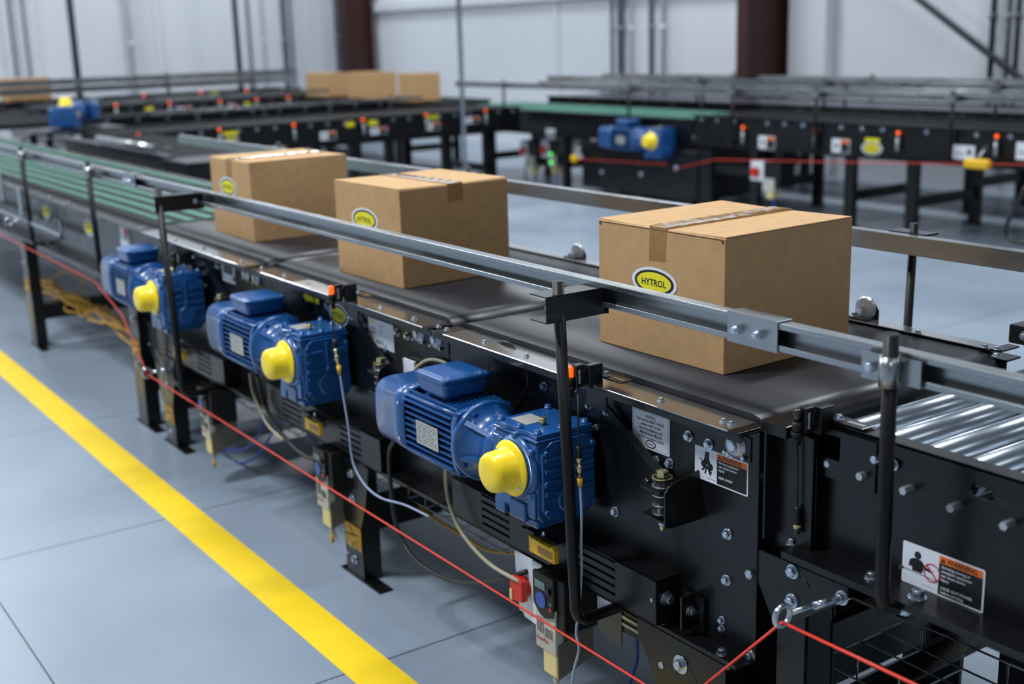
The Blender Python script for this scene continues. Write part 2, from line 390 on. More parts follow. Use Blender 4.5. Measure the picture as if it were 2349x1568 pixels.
for (x0, x1), lb in zip(SEC, SECL):
    c = thing('belt_conveyor', lb, 'conveyor', (x0, 1.6, 0), 'grey belt conveyor sections'); croot.append(c)
    i = len(croot)-1
    e0, e1 = x0-.008, x1+.008
    if i == 2: e1 = x1
    # near side frame: web with outward flanges
    mb = MB(); mb.box((e0, YW, .392), (e1, YW+.005, .868)); mb.box((e0, YF, .864), (e1, YW+.005, .869)); mb.box((e0, YF, .852), (e1, YF+.003, .866))
    mb.box((e0, YF-.004, .388), (e1, YW+.005, .393)); mb.box((e0, YF-.004, .388), (e1, YF-.001, .400))
    P(mb, 'side_frame', 'black', c, bevel=.0012, seg=1)
    # far side frame
    mb = MB(); mb.box((e0, 2.375, .392), (e1, 2.38, .868)); mb.box((e0, 2.375, .864), (e1, 2.43, .869)); mb.box((e0, 2.375, .388), (e1, 2.43, .393))
    P(mb, 'side_frame', 'black', c)
    # steel cover strips over both frames
    P(MB().box((x0+.05, 1.556, .869), (x1-.03, 1.634, .8722)), 'cover_strip', 'cover', c, bevel=.001, seg=1)
    P(MB().box((x0+.05, 2.357, .889), (x1-.03, 2.402, .892)), 'cover_strip', 'cover', c, bevel=.001, seg=1)
    P(MB().box((x0+.05, 2.360, .868), (x1-.03, 2.372, .889)), 'skirt', 'black', c)
    P(belt_mesh(x0, x1, YB0, YB1, ZT), 'belt', 'belt', c)
    mb = MB(); mb.box((x0+.05, YB0+.004, .81), (x1-.05, YB1-.004, .875)); P(mb, 'slider_bed', 'black', c)
    # inner corner plates at both ends
    for xa, xb in ((x0+.004, x0+.05), (x1-.03, x1-.002)):
        P(MB().box((xa, 1.556, .869), (xb, 1.632, .873)), 'corner_plate', 'black', c, bevel=.001)
        P(MB().box((xa, 2.357, .889), (xb, 2.425, .893)), 'corner_plate', 'black', c)
    # cross members
    for xx in (x0+.2, x1-.2): P(MB().box((xx, YW+.005, .42), (xx+.06, 2.375, .47)), 'cross_member', 'black', c)
# cover screws
def near_screws(c, px): bolts(c, [FZ(u, v, .8722) for u, v in px], UP, .0065, 'cover_screw', 'zinc', .004, 1.3)
near_screws(croot[0], [(368, 537), (403, 549), (468, 569), (509, 585), (555, 601)])
near_screws(croot[1], [(601, 615), (652, 632.5), (707.5, 650), (800, 682), (874, 706), (950, 731.6), (1006, 751)])
near_screws(croot[2], [(1025, 757), (1112, 785.4), (1207.5, 816.8), (1516, 918.8), (1660, 966.5), (1677, 973)])
bolts(croot[2], [FZ(u, v, .893) for u, v in ((2105, 763), (2258, 796), (2288, 801), (2285, 817))], UP, .0075, 'cover_screw', 'zinc', .004, 1.3)
def wp(px, y=YW): return [FY(u, v, y) for u, v in px]
bolts(croot[2], wp([(1580.6, 999.6), (1627, 1018), (1249, 885), (1505, 1055.7), (1412, 1172.7), (1670, 1224), (1667.5, 1329.6), (1722.7, 1502.3), (1537, 1062)]), YN, .0085)
bolts(croot[2], wp([(1352, 930), (1393, 945), (1367, 980), (1351, 992), (1320, 890), (1657.3, 1421), (1657.3, 1440), (1676, 1039)]), YN, .006)
bolts(croot[2], [FZ(u, v, .394) for u, v in ((1654.6, 1500), (1520, 1428))], UP, .0085, h=.009)
bolts(croot[1], wp([(912, 762), (935, 770), (888, 800), (838, 745), (806, 725)]), YN, .0085)
bolts(croot[0], wp([(500, 610), (540, 640), (470, 625), (425, 600), (470, 655)]), YN, .0085)
for c, p in ((croot[1], (752, 700)), (croot[0], (416, 610))): bolts(c, wp([p]), YN, .013)
# bearing discs at the section ends
def bearing(c, u, v, r=.021):
    p = FY(u, v, YW); e = thing  # noqa
    b = P(MB().lathe([(0, r*1.25), (.004, r*1.25), (.005, r), (.012, r*.95), (.012, r*.6), (.010, r*.55)], p, YN, 24), 'bearing', 'alu', c)
    P(MB().cyl(p+Vector((0, -.010, 0)), p+Vector((0, -.016, 0)), r*.42, n=16), 'shaft_end', 'zinc', b)
    for dx in (-1, 1): P(MB().cyl(p+Vector((dx*r*1.15, -.003, -r*.9)), p+Vector((dx*r*1.15, -.011, -r*.9)), .004, n=6), 'set_screw', 'zinc', b)
for c, u, v in ((croot[0], 567, 627), (croot[0], 590, 637), (croot[1], 963, 765), (croot[1], 1003, 779), (croot[2], 1690, 1020)): bearing(c, u, v)
# bearing adjust plates
for c, u0, u1, v in ((croot[1], 945, 985, 768), (croot[1], 990, 1028, 784), (croot[2], 1665, 1722, 1022)):
    a = FY(u0, v, YW-.003); b = FY(u1, v, YW-.003); P(MB().box((a.x, YW-.003, a.z-.017), (b.x, YW, a.z+.032)), 'bearing_plate', 'black', c, bevel=.001)

# central drive housing below each frame, with cooling slots
def guard(c, xa, xb, slots):
    mb = MB(); z0, z1 = .4, .5; y0 = 1.548
    ft = Fr((0, y0, 0))
    mb.box((xa, y0, z1-.003), (xb, YW, z1)); mb.box((xa, y0, z0), (xb, YW, z0+.003)); mb.box((xb-.003, y0, z0), (xb, YW, z1)); mb.box((xa, y0, z0), (xa+.003, YW, z1))
    xs = sorted([xa, xb] + [s for q in slots for s in q])
    pos = xa
    for s0, s1 in slots:
        mb.box((pos, y0, z0), (s0, y0+.003, z1))
        for k, zz in enumerate((z0, z0+.022, z0+.041, z0+.060, z0+.079)): mb.box((s0, y0, zz), (s1, y0+.003, zz+(.0135 if k else .016)))
        pos = s1
    mb.box((pos, y0, z0), (xb, y0+.003, z1))
    mb.box((xa+.01, y0+.01, z0+.01), (xb-.01, y0+.012, z1-.01))
    P(mb, 'drive_guard', 'black', c, bevel=.0008, seg=1)
guard(croot[2], -2.56, -1.765, [(-2.42, -2.3), (-2.03, -1.90)])
guard(croot[1], -3.72, -2.94, [(-3.6, -3.46), (-3.19, -3.06)])
guard(croot[0], -4.90, -4.1, [(-4.75, -4.62), (-4.36, -4.22)])
bolts(croot[2], [FY(1500, 1374, 1.548)], YN, .005, washer=0); bolts(croot[2], [(-1.765, 1.575, .455)], (1, 0, 0), .012, h=.012)
# guard end bracket
mb = MB(); mb.box((-1.745, 1.6, .40), (-1.68, 1.606, .475)); mb.box((-1.712, 1.565, .405), (-1.707, 1.605, .480)); P(mb, 'guard_bracket', 'black', croot[2])
bolts(croot[2], [(-1.707, 1.588, .445)], (1, 0, 0), .009)
# yellow block clipped on each housing
def yblock(c, x, lab=None):
    e = P(MB().poly(Fr((x, 1.515, .446)), [(0, 0), (.098, 0), (.098, .030), (.088, .040), (.082, .034), (.01, .036), (0, .040)], 0, .012), 'yellow_tag', 'amber', c, bevel=.001)
    P(MB().fbox(Fr((x, 1.503, .446)), .035, .09, .009, .025, 0, .0006), 'embossed_panel', 'decal', e)
    P(MB().box((x-.03, 1.5155, .485), (x+.085, 1.548, .489)), 'tag_bracket', 'black', c)
    P(MB().box((x-.055, 1.518, .43), (x-.004, 1.53, .485)), 'tag_holder', 'black', c)
    bolts(c, [(x+.03, 1.525, .489)], UP, .005)
yblock(croot[2], -2.175+.02); yblock(croot[1], -3.335); yblock(croot[0], -4.49)

# swivel tension brackets with bolt stack
def tension(c, dx):
    def q(x, y, z): return Vector((x+dx, y, z))
    fr = Fr(q(-1.815, 1.63, .63), (0, -1, 0), (0, 0, 1), (1, 0, 0))
    # standing side plate on the right, rounded outer corner
    P(MB().poly(Fr(q(-1.71, 1.61, 0), (0, -1, 0), (0, 0, 1), (1, 0, 0)), [(0, .655), (.085, .64), (.092, .648), (.092, .715), (.08, .73), (0, .745)], 0, .005), 'bracket_plate', 'black', c, bevel=.0012)
    P(MB().box(q(-1.80, 1.535, .64), q(-1.705, 1.61, .645)), 'bracket_shelf', 'black', c)
    P(MB().box(q(-1.80, 1.535, .70), q(-1.74, 1.61, .704)), 'bracket_shelf', 'black', c)
    P(MB().poly(Fr(q(0, 1.60, 0)), [(-1.99, .825), (-1.97, .79), (-1.80, .70), (-1.78, .71)], 0, .006), 'brace_strap', 'black', c)
    b = q(-1.755, 1.555, 0)
    mb = MB(); mb.cyl((b.x, b.y, .645), (b.x, b.y, .73), .018, n=20)
    s = P(mb, 'bush', 'blackp', c)
    for zz in (.654, .672, .692, .711): P(MB().cyl((b.x, b.y, zz), (b.x, b.y, zz+.0022), .0215, n=20), 'washer', 'zinc', s)
    P(MB().bolt((b.x, b.y, .728), UP, .014, .012, 1.55), 'tension_bolt', 'brass', c)
    P(MB().bolt((b.x, b.y, .640), (0, 0, -1), .010, .010, 1.2), 'tension_nut', 'zinc', c)
    P(MB().cyl((b.x, b.y, .615), (b.x, b.y, .63), .006, n=10), 'bolt_end', 'brass', c)
    P(MB().tube([q(-1.80, 1.56, .70), q(-1.83, 1.575, .702)], .007), 'pin', 'black', c)
for c, dx in ((croot[2], 0), (croot[1], -1.165), (croot[0], -2.33)): tension(c, dx)

# stickers on the frames
def edge(fr, w_, h_, r=.003, m='white', name='label_sheet', root=None, label=None):
    return P(MB().poly(fr, rrect(0, w_, 0, h_, r), 0, .0004), name, m, root, label=label)
def triangle_mark(fr, root, u, v, s):
    P(MB().poly(fr, [(u, v), (u+s, v), (u+s/2, v+s*.9)], .0009, .0012), 'warning_triangle', 'ink', root)
    P(MB().poly(fr, [(u+s*.46, v+s*.3), (u+s*.54, v+s*.3), (u+s*.56, v+s*.65), (u+s*.44, v+s*.65)], .0012, .0014).poly(fr, ellipse(u+s/2, v+s*.18, s*.05, s*.05, 10), .0012, .0014), 'exclamation_mark', 'orange', root)
def warning(c, p, w_, h_, kind, split):
    fr = Fr(p); s = edge(fr, w_, h_, .003, root=c, label='white, black and orange warning label', name='warning_label')
    m_ = .003
    P(MB().poly(fr, [(split, m_), (w_-m_, m_), (w_-m_, h_*.79), (split, h_*.79)], .0004, .0007), 'black_panel', 'ink', s)
    P(MB().poly(fr, [(split, h_*.79), (w_-m_, h_*.79), (w_-m_, h_-m_), (split, h_-m_)], .0004, .0007), 'orange_band', 'orange', s)
    triangle_mark(fr, s, split+.003, h_*.82, h_*.13)
    P(MB().text(fr, 'WARNING', split+.004+h_*.15, h_*.825, h_*.16, .0009, wmax=w_-split-h_*.15-.009), 'heading', 'ink', s)
    lines = ['Moving equipment', 'can cause severe', 'injury', '', 'KEEP AWAY'] if kind == 1 else ['Servicing moving or', 'energized equipment', 'can cause severe', 'injury', '', 'LOCK OUT POWER', 'before servicing']
    n = len(lines); lh = h_*.70/n if kind == 2 else h_*.115; mb = MB()
    for i, t_ in enumerate(lines):
        if t_: mb.text(fr, t_, split+.005, h_*.68-i*lh, lh*.92, .0009, wmax=w_-split-.014)
    P(mb, 'wording', 'whiteink', s)
    mb = MB()
    if kind == 1:      # hand drawn between two rollers
        cx_ = split*.5
        mb.poly(fr, [(cx_-.001, h_*.9), (cx_+.010, h_*.9), (cx_+.009, h_*.72), (cx_+.014, h_*.55), (cx_, h_*.50), (cx_-.006, h_*.60), (cx_-.018, h_*.66), (cx_-.017, h_*.63), (cx_-.006, h_*.56)], .0004, .0007)
        for du, dv in ((-.005, .50), (.013, .47)): mb.poly(fr, ellipse(cx_+du, h_*dv, .0075, .0075, 20), .0005, .0009)
        for u0, v0, u1, v1 in ((0, .42, -.011, .30), (.003, .42, -.002, .22), (.006, .44, .014, .20), (.002, .46, .017, .28)):
            a = Vector((cx_+u0, h_*v0, 0)); b = Vector((cx_+u1, h_*v1, 0)); n_ = (b-a).normalized().cross(Vector((0, 0, 1)))*.0018
            mb.poly(fr, [(a.x+n_.x, a.y+n_.y), (a.x-n_.x, a.y-n_.y), (b.x-n_.x, b.y-n_.y), (b.x+n_.x, b.y+n_.y)], .0004, .0007)
        mb.fbox(fr, split-.028, split-.004, .007, .0075, .0004, .0007)
        P(mb, 'pictogram', 'ink', s)
    else:
        cx_ = split*.42
        mb.poly(fr, ellipse(cx_, h_*.76, .007, .007, 18), .0004, .0007)
        mb.poly(fr, [(cx_-.018, h_*.44), (cx_-.016, h_*.60), (cx_-.008, h_*.67), (cx_+.008, h_*.66), (cx_+.016, h_*.55), (cx_+.032, h_*.50), (cx_+.031, h_*.45), (cx_+.012, h_*.48), (cx_+.010, h_*.36), (cx_-.010, h_*.36), (cx_-.011, h_*.46)], .0004, .0007)
        P(mb, 'pictogram', 'ink', s)
        mb = MB(); rx, ry = cx_+.030, h_*.47
        o = ellipse(rx, ry, .017, .017, 28); i_ = ellipse(rx, ry, .0148, .0148, 28)
        for k_ in range(28):
            k2 = (k_+1) % 28; mb.poly(fr, [o[k_], o[k2], i_[k2], i_[k_]], .0008, .0011)
        mb.poly(fr, [(rx-.0115, ry+.0095), (rx-.0095, ry+.0115), (rx+.0115, ry-.0095), (rx+.0095, ry-.0115)], .0008, .0011)
        P(mb, 'prohibition_ring', 'redink', s)
        mb = MB(); mb.poly(fr, [(cx_-.028, h_*.33), (cx_+.052, h_*.30), (cx_+.052, h_*.32), (cx_-.028, h_*.35)], .0004, .0006)
        for u_, v_ in ((cx_-.030, h_*.34), (cx_+.054, h_*.31)):
            mb.poly(fr, ellipse(u_, v_, .003, .003, 12), .0004, .0006)
            for r_ in (.006, .009): mb.text(fr, '(' if u_ < cx_ else ')', u_+(-r_ if u_ < cx_ else r_*.7), v_-.004, .012, .0006)
        mb.fbox(fr, split-.032, split-.006, .008, .0085, .0004, .0006)
        P(mb, 'roller_drawing', 'inkgrey', s)
p = FY(1595, 1072, YW); warning(croot[2], (-1.719, YW-.0002, .728), .147, .068, 1, .063)
# notice
fr = Fr((-1.911, YW-.0002, .748)); s = edge(fr, .117, .083, .004, root=croot[2], name='notice_label', label='white notice label')
mb = MB()
for a in ((.004, .113, .004, .0045), (.004, .113, .0785, .079), (.004, .0045, .004, .079), (.1125, .113, .004, .079)): mb.fbox(fr, *a, .0004, .0006)
for i, t_ in enumerate(['NOTICE:', 'For correct BELT WRAP,', 'please refer to the', 'Hytrol Installation and', 'Maintenance Manual', 'for this conveyor model.']):
    mb.text(fr, t_, .0585, .068-i*.0092, .0082, .0006, 'C', wmax=.09)
for v_ in (.0395, .0303): mb.fbox(fr, .025, .092, v_-.0016, v_-.0012, .0004, .0006)
P(mb, 'wording', 'ink', s)
P(MB().poly(fr, ellipse(.0585, .0125, .0165, .0085), .0004, .0006), 'oval_ring', 'ink', s)
P(MB().poly(fr, ellipse(.0585, .0125, .0138, .0064), .0006, .0008), 'oval_field', 'white', s)
P(MB().text(fr, 'HYTROL', .0585, .0102, .006, .001, 'C', wmax=.022), 'oval_lettering', 'ink', s)
# data plate on the middle section
a = FY(848, 787, YW); b = FY(905, 800, YW); top = FY(848, 727, YW)
fr = Fr((a.x, YW-.0002, a.z)); W_ = b.x-a.x; H_ = top.z-a.z
s = edge(fr, W_, H_, .003, root=croot[1], name='data_label', label='pale blue-grey data label')
mb = MB()
for u_, v_, t_, sz in ((.08, .60, 'HYTROL', .085), (.45, .78, 'Model', .07), (.08, .45, '386125', .11), (.45, .60, 'Serial', .07), (.45, .45, '4-17', .07), (.30, .14, '386125', .15)):
    mb.text(fr, t_, u_*W_, v_*H_, sz*H_*1.2, .0006)
P(mb, 'wording', 'inkgrey', s)
P(MB().poly(fr, ellipse(W_*.13, H_*.86, W_*.07, H_*.07), .0004, .0007), 'yellow_oval', 'yelink', s)
# grey label on the first section
a = FY(512, 642, YW); fr = Fr((a.x, YW-.0002, a.z)); s = edge(fr, .115, .10, .003, root=croot[0], name='notice_label', label='pale grey label')
P(MB().fbox(fr, .012, .10, .03, .09, .0004, .0006), 'printed_block', 'inkgrey', s)
# arrow sticker and oval on the middle section
a = FY(695, 678, YW); b = FY(732, 692, YW); fr = Fr((a.x, YW-.0002, a.z-.012)); L_ = b.x-a.x
P(MB().poly(fr, [(0, .012), (.030, .027), (.030, .020), (L_, .020), (L_, .002), (.030, .002), (.030, -.004)], 0, .0005), 'arrow_sticker', 'yelink', croot[1], label='yellow arrow sticker')
a = FY(777, 722, YW); hexagon_oval(Fr((a.x, YW-.0002, a.z)), croot[1], 0, 0, .062, .034)
# ribbed dark take-up drum opening behind the motors
for c, u, v in ((croot[2], 1165, 860), (croot[1], 700, 705)):
    p = FY(u, v, YW); P(MB().lathe([(0, .085), (.0008, .085), (.001, .078), (.0004, .07)], p, YN, 40), 'access_cover', 'black', c)

# ---------------------------------------------------------------- strip belt conveyor at the left
c = thing('strip_belt_conveyor', 'black conveyor with long parallel green belts running to the left edge', 'conveyor', (-5.0, 1.6, 0))
mb = MB(); mb.box((-12.2, YW, .60), (-4.965, YW+.005, .868)); mb.box((-12.2, YF, .864), (-4.965, YW+.005, .869)); mb.box((-12.2, YF-.005, .60), (-4.965, YW, .605)); mb.box((-12.2, YF-.006, .60), (-4.965, YF-.003, .612))
P(mb, 'side_frame', 'black', c)
mb = MB(); mb.box((-12.2, 2.40, .60), (-4.965, 2.405, .868)); mb.box((-12.2, 2.38, .868), (-4.965, 2.45, .872)); P(mb, 'side_frame', 'black', c)
for k in range(8):
    y = 1.695+k*.088
    P(MB().box((-12.2, y, ZT-.006), (-5.0+(.02 if k % 2 else 0), y+.040, ZT-.001)), 'green_strip', 'green', c, bevel=.002)
P(MB().box((-12.2, YW+.01, .79), (-4.99, 2.39, .852)), 'roller_bed', 'blackp', c)
bolts(c, [FZ(u, v, .869) for u, v in ((150, 470), (160, 467), (115, 453), (325, 527), (333, 524))], UP, .009)
bolts(c, wp([(146, 492), (125, 507), (220, 545), (290, 545), (18, 432)]), YN, .009)
for u, v, r_ in ((105.5, 484, 1), (203.5, 521, 1)):
    a = FY(u, v, YW); hexagon_oval(Fr((a.x, YW-.0004, a.z)), c, 0, 0, .075, .041, txt=True)
a = FY(278, 562, YW); s = edge(Fr((a.x, YW-.0004, a.z)), .12, .085, .003, root=c, name='warning_label', label='small white warning label')
P(MB().fbox(Fr((a.x, YW-.0004, a.z)), .06, .117, .055, .082, .0004, .0007), 'orange_band', 'redink', s)
# galvanised tray hanging on its lower edge
mb = MB(); a = FY(0, 492, 1.55); b = FY(148, 545, 1.55)
mb.box((a.x-.5, 1.535, b.z-.004), (b.x, 1.54, b.z+.022)); mb.box((a.x-.5, 1.535, b.z-.004), (b.x, 1.56, b.z)); mb.box((b.x-.02, 1.535, b.z), (b.x, 1.54, .80))
P(mb, 'wire_duct', 'galv', c)
for u, v, vv in ((52, 470, 500), (8, 425, 460)):
    a = FY(u, vv, 1.55); P(MB().box((a.x-.03, 1.545, a.z), (a.x+.03, 1.555, a.z+.16)), 'duct_hanger', 'galv', c)

# ---------------------------------------------------------------- roller conveyor at the right
YR = 1.67
c = thing('roller_conveyor', 'black-framed conveyor with bare shiny steel rollers at the right edge', 'conveyor', (-1.5, 1.66, 0)); cr = c
def hole_plate(mb, x0, x1, z0, z1, hole, y0, y1):
    n = len(hole); ring = []
    cx_ = sum(p[0] for p in hole)/n; cz_ = sum(p[1] for p in hole)/n
    for px_, pz_ in hole:
        dx, dz = px_-cx_, pz_-cz_; t_ = min(((x1-cx_)/dx if dx > 1e-9 else 1e9), ((x0-cx_)/dx if dx < -1e-9 else 1e9), ((z1-cz_)/dz if dz > 1e-9 else 1e9), ((z0-cz_)/dz if dz < -1e-9 else 1e9))
        ring.append((cx_+dx*t_, cz_+dz*t_))
    fr_ = Fr((0, 0, 0), (1, 0, 0), (0, 0, 1), (0, 1, 0))
    for i in range(n):
        j = (i+1) % n; q = [hole[i], hole[j], ring[j], ring[i]]
        a_, b_ = ring[i], ring[j]
        if abs(a_[0]-b_[0]) > 1e-6 and abs(a_[1]-b_[1]) > 1e-6:
            cor = (a_[0] if abs(a_[0]-x0) < 1e-6 or abs(a_[0]-x1) < 1e-6 else b_[0], a_[1] if abs(a_[1]-z0) < 1e-6 or abs(a_[1]-z1) < 1e-6 else b_[1]); q = [hole[i], hole[j], b_, cor, a_]
        mb.poly(fr_, q, y0, y1)
hc = FY(2252, 1130, YR); sl = rrect(hc.x-.024, hc.x+.024, hc.z-.0105, hc.z+.0105, .0104, 5)
mb = MB(); x0 = -1.475
mb.box((x0, YR, .65), (hc.x-.06, YR+.005, .90)); mb.box((hc.x+.06, YR, .65), (.55, YR+.005, .90))
mb.box((hc.x-.06, YR, .65), (hc.x+.06, YR+.005, hc.z-.03)); mb.box((hc.x-.06, YR, hc.z+.03), (hc.x+.06, YR+.005, .90))
hole_plate(mb, hc.x-.06, hc.x+.06, hc.z-.03, hc.z+.03, sl, YR, YR+.005)
mb.box((x0, 1.60, .648), (.55, YR+.005, .653)); mb.box((x0, 1.60, .648), (.55, 1.603, .640)); mb.box((x0, YR-.004, .896), (.55, YR+.028, .902)); mb.box((x0, YR-.004, .875), (.55, YR-.001, .90))
P(mb, 'side_frame', 'black', c, bevel=.001, seg=1)
mb = MB(); mb.box((x0, 2.385, .65), (.55, 2.39, .90)); mb.box((x0, 2.36, .896), (.55, 2.43, .902)); P(mb, 'side_frame', 'black', c)
XR = [-1.432+i*.0885 for i in range(20)]
rmb = MB(); rmb.lathe([(0, .012), (.004, .028), (.006, .0315), (.68, .0315), (.682, .028), (.686, .012)], (0, 0, 0), (0, 1, 0), 40)
rt = rmb.build('roller', 'roller'); rme = rt.data; bpy.data.objects.remove(rt)
axm = MB(); axm.cyl((0, 0, 0), (0, -.026, 0), .0075, n=6, smooth=False); at_ = axm.build('axle_end', 'alu'); axe = at_.data; bpy.data.objects.remove(at_)
for x in XR:
    o = bpy.data.objects.new('roller', rme); col.objects.link(o); o.parent = c; o.location = Vector((x, 1.690, .857))-c.location
for u, v in ((1970, 1093), (2070, 1126), (2178.5, 1166), (2300.7, 1207)):
    p = FY(u, v, YR-.026); o = bpy.data.objects.new('axle_end', axe); col.objects.link(o); o.parent = c; o.location = Vector((p.x, YR, p.z))-c.location
for k in range(1, 5):
    p = FY(2300.7, 1207, YR-.026); o = bpy.data.objects.new('axle_end', axe); col.objects.link(o); o.parent = c; o.location = Vector((p.x+k*.0885, YR, p.z))-c.location
bolts(c, [FY(u, v, YR-.004) for u, v in ((1850, 1038), (1903, 1061), (2011, 1052), (2050, 1065), (1836, 1040))], YN, .008)
bolts(c, [FY(u, v, YR) for u, v in ((1819, 1026), (1835, 1080), (1835, 1097.6))], YN, .0045)
bolts(c, [FZ(u, v, .653) for u, v in ((1755, 1216), (1815, 1246), (1998, 1325))], UP, .009, h=.008)
bolts(c, [FZ(u, v, .653) for u, v in ((2104, 1370),)], UP, .012, h=.012)
# left end: sensor plate and perforated angle with bolts
P(MB().box((-1.44, YR-.012, .80), (-1.315, YR-.004, .893)), 'sensor_plate', 'black', c, bevel=.001)
mb = MB(); mb.box((-1.62, 1.640, .60), (-1.44, 1.644, .872)); mb.box((-1.535, 1.612, .655), (-1.530, 1.64, .872)); mb.box((-1.49, 1.664, .655), (-1.452, 1.668, .895))
P(mb, 'end_angle', 'black', c, bevel=.0008, seg=1)
P(MB().cyl((hc.x+.012, 1.72, hc.z-.045), (hc.x+.012, 2.36, hc.z-.045), .03, n=24), 'return_roller', 'roller', c)
bolts(c, [FY(1740.6, 1092.4, 1.64)], YN, .011); bolts(c, [FY(u, v, 1.664) for u, v in ((1768, 1092.4), (1768, 1134.7), (1765.4, 1191.5))], YN, .0095)
P(MB().box((-1.535, 1.60, .872), (-1.47, 1.70, .895)), 'end_cap', 'black', c, bevel=.002)
# box behind top corner + crossmembers
for xx in (-1.40, -.6, .2): P(MB().box((xx, YR+.005, .66), (xx+.05, 2.385, .70)), 'cross_member', 'black', c)
p0 = FY(2068, 1330, YR-.0002); p1 = FY(2254, 1410, YR-.0002)
warning(c, (p0.x, YR-.0002, p0.z), p1.x-p0.x, FY(2075, 1238, YR).z-p0.z, 2, (p1.x-p0.x)*.46)

# ================================================================== BOXES
def carton(label, O, ang, L, W, H, seam, lab_px=None, lab_y=None, slit=False, name='cardboard_box'):
    r = thing(name, label, 'box', O)
    U = Vector((cos(ang), sin(ang), 0)); V = Vector((-sin(ang), cos(ang), 0)); Z = Vector((0, 0, 1)); O = Vector(O)
    fr = Fr(O, U, V, Z)
    mb = MB(); n = 5
    # body with softly bulging walls
    rings = []
    for k in range(7):
        f = k/6; b = .0035*sin(pi*f); c_ = .006 if k in (0,) else .0
        pts = []
        for (u, v, du, dv, ln) in ((0, 0, 1, 0, L), (L, 0, 0, 1, W), (L, W, -1, 0, L), (0, W, 0, -1, W)):
            for i in range(6):
                t_ = i/6; bb = b*sin(pi*t_)
                nu, nv = dv, -du
                pts.append((u+du*ln*t_+nu*bb, v+dv*ln*t_+nv*bb))
        rings.append([fr(a, b2, f*(H-.004)) for a, b2 in pts])
    mb.loft(rings, smooth=False)
    P(mb, 'body', 'card', r, bevel=.0018, seg=2)
    g = .0012
    if seam == 'V':     # flaps meet along V
        fl_ = [(0., L/2-g), (L/2+g, L)]; q = [(a, b, .003, W-.003) for a, b in fl_]
    else:
        fl_ = [(0., W/2-g), (W/2+g, W)]; q = [(.003, L-.003, a, b) for a, b in fl_]
    for i, (u0, u1, v0, v1) in enumerate(q):
        m2 = MB(); sag = .0035 if slit else .002
        def hh(u, v): return H-.0002-(sag if (seam == 'V' and ((i == 0 and u > L/4) or (i == 1 and u < L*.75))) or (seam != 'V' and ((i == 0 and v > W/4) or (i == 1 and v < W*.75))) else 0)
        top = [fr(u, v, hh(u, v)) for u, v in ((u0, v0), (u1, v0), (u1, v1), (u0, v1))]
        bot = [p-Vector((0, 0, .0038)) for p in top]
        m2.add(bot+top, [(0, 3, 2, 1), (4, 5, 6, 7), (0, 1, 5, 4), (1, 2, 6, 5), (2, 3, 7, 6), (3, 0, 4, 7)])
        P(m2, 'flap', 'card', r, bevel=.001, seg=1)
    # tape over the seam and down both ends
    tw = .027; m3 = MB(); m4 = MB(); nseg = 24
    if seam == 'V':
        c0 = L/2
        m3.loft([[fr(c0+s_*tw, W*k/nseg, H+.0008+.0007*((k*7) % 3)-(.0028 if abs(s_) < .5 else 0)) for s_ in (-1, -.3, .3, 1)] + [fr(c0+s_*tw, W*k/nseg, H-.0036) for s_ in (1, -1)] for k in range(nseg+1)], smooth=False)
        for v, sg in ((-.0006, -1), (W+.0006, 1)): m4.add([fr(c0-tw, v, H), fr(c0+tw, v, H), fr(c0+tw, v+sg*.002, H-.075), fr(c0-tw, v+sg*.002, H-.078), fr(c0-tw, v-sg*.004, H), fr(c0+tw, v-sg*.004, H), fr(c0+tw, v-sg*.004, H-.075), fr(c0-tw, v-sg*.004, H-.078)], [(0, 1, 2, 3), (7, 6, 5, 4), (0, 4, 5, 1), (1, 5, 6, 2), (2, 6, 7, 3), (3, 7, 4, 0)])
    else:
        c0 = W/2
        m3.loft([[fr(L*k/nseg, c0+s_*tw, H+.0008+.0007*((k*7) % 3)-(.0022 if abs(s_) < .5 else 0)) for s_ in (-1, -.3, .3, 1)] + [fr(L*k/nseg, c0+s_*tw, H-.0036) for s_ in (1, -1)] for k in range(nseg+1)], smooth=False)
        for u, sg in ((-.0006, -1), (L+.0006, 1)): m4.add([fr(u, c0-tw, H), fr(u, c0+tw, H), fr(u+sg*.002, c0+tw, H-.052), fr(u+sg*.002, c0-tw, H-.056), fr(u-sg*.004, c0-tw, H), fr(u-sg*.004, c0+tw, H), fr(u-sg*.004, c0+tw, H-.052), fr(u-sg*.004, c0-tw, H-.056)], [(0, 1, 2, 3), (7, 6, 5, 4), (0, 4, 5, 1), (1, 5, 6, 2), (2, 6, 7, 3), (3, 7, 4, 0)])
    P(m3, 'top_tape', 'ctape', r, label='shiny wrinkled strip of packing tape')
    for half in (0, 1):
        mm = MB(); mm.add(m4.v[half*8:half*8+8], m4.f[:6]); P(mm, 'end_tape', 'ptape', r, label='brown packing tape folded over the edge')
    if slit:
        for u in (.007, L-.007): P(MB().poly(Fr(O+V*-.0004, U, Z, -V), ellipse(u, H-.010, .0035, .0045, 12), 0, .0009), 'corner_hole', 'cardin', r)
        P(MB().poly(Fr(O+V*-.0002, U, Z, -V), [(.010, H-.0075), (L-.010, H-.0075), (L-.010, H-.0062), (.010, H-.0062)], 0, .0009), 'flap_gap', 'cardin', r)
    if lab_px:
        (ul, vl), (ur, vr), (ut, vt), (ub, vb) = lab_px
        a = FY(ul, vl, lab_y); b = FY(ur, vr, lab_y); t_ = FY(ut, vt, lab_y); d_ = FY(ub, vb, lab_y)
        cu = ((a.x+b.x)/2-O.x)/cos(ang); cz = (t_.z+d_.z)/2-O.z
        # find bulge offset
        hexagon_oval(Fr(O-V*.0038, U, Z, -V), r, cu, cz, (b.x-a.x)/2, (t_.z-d_.z)/2)
    return r
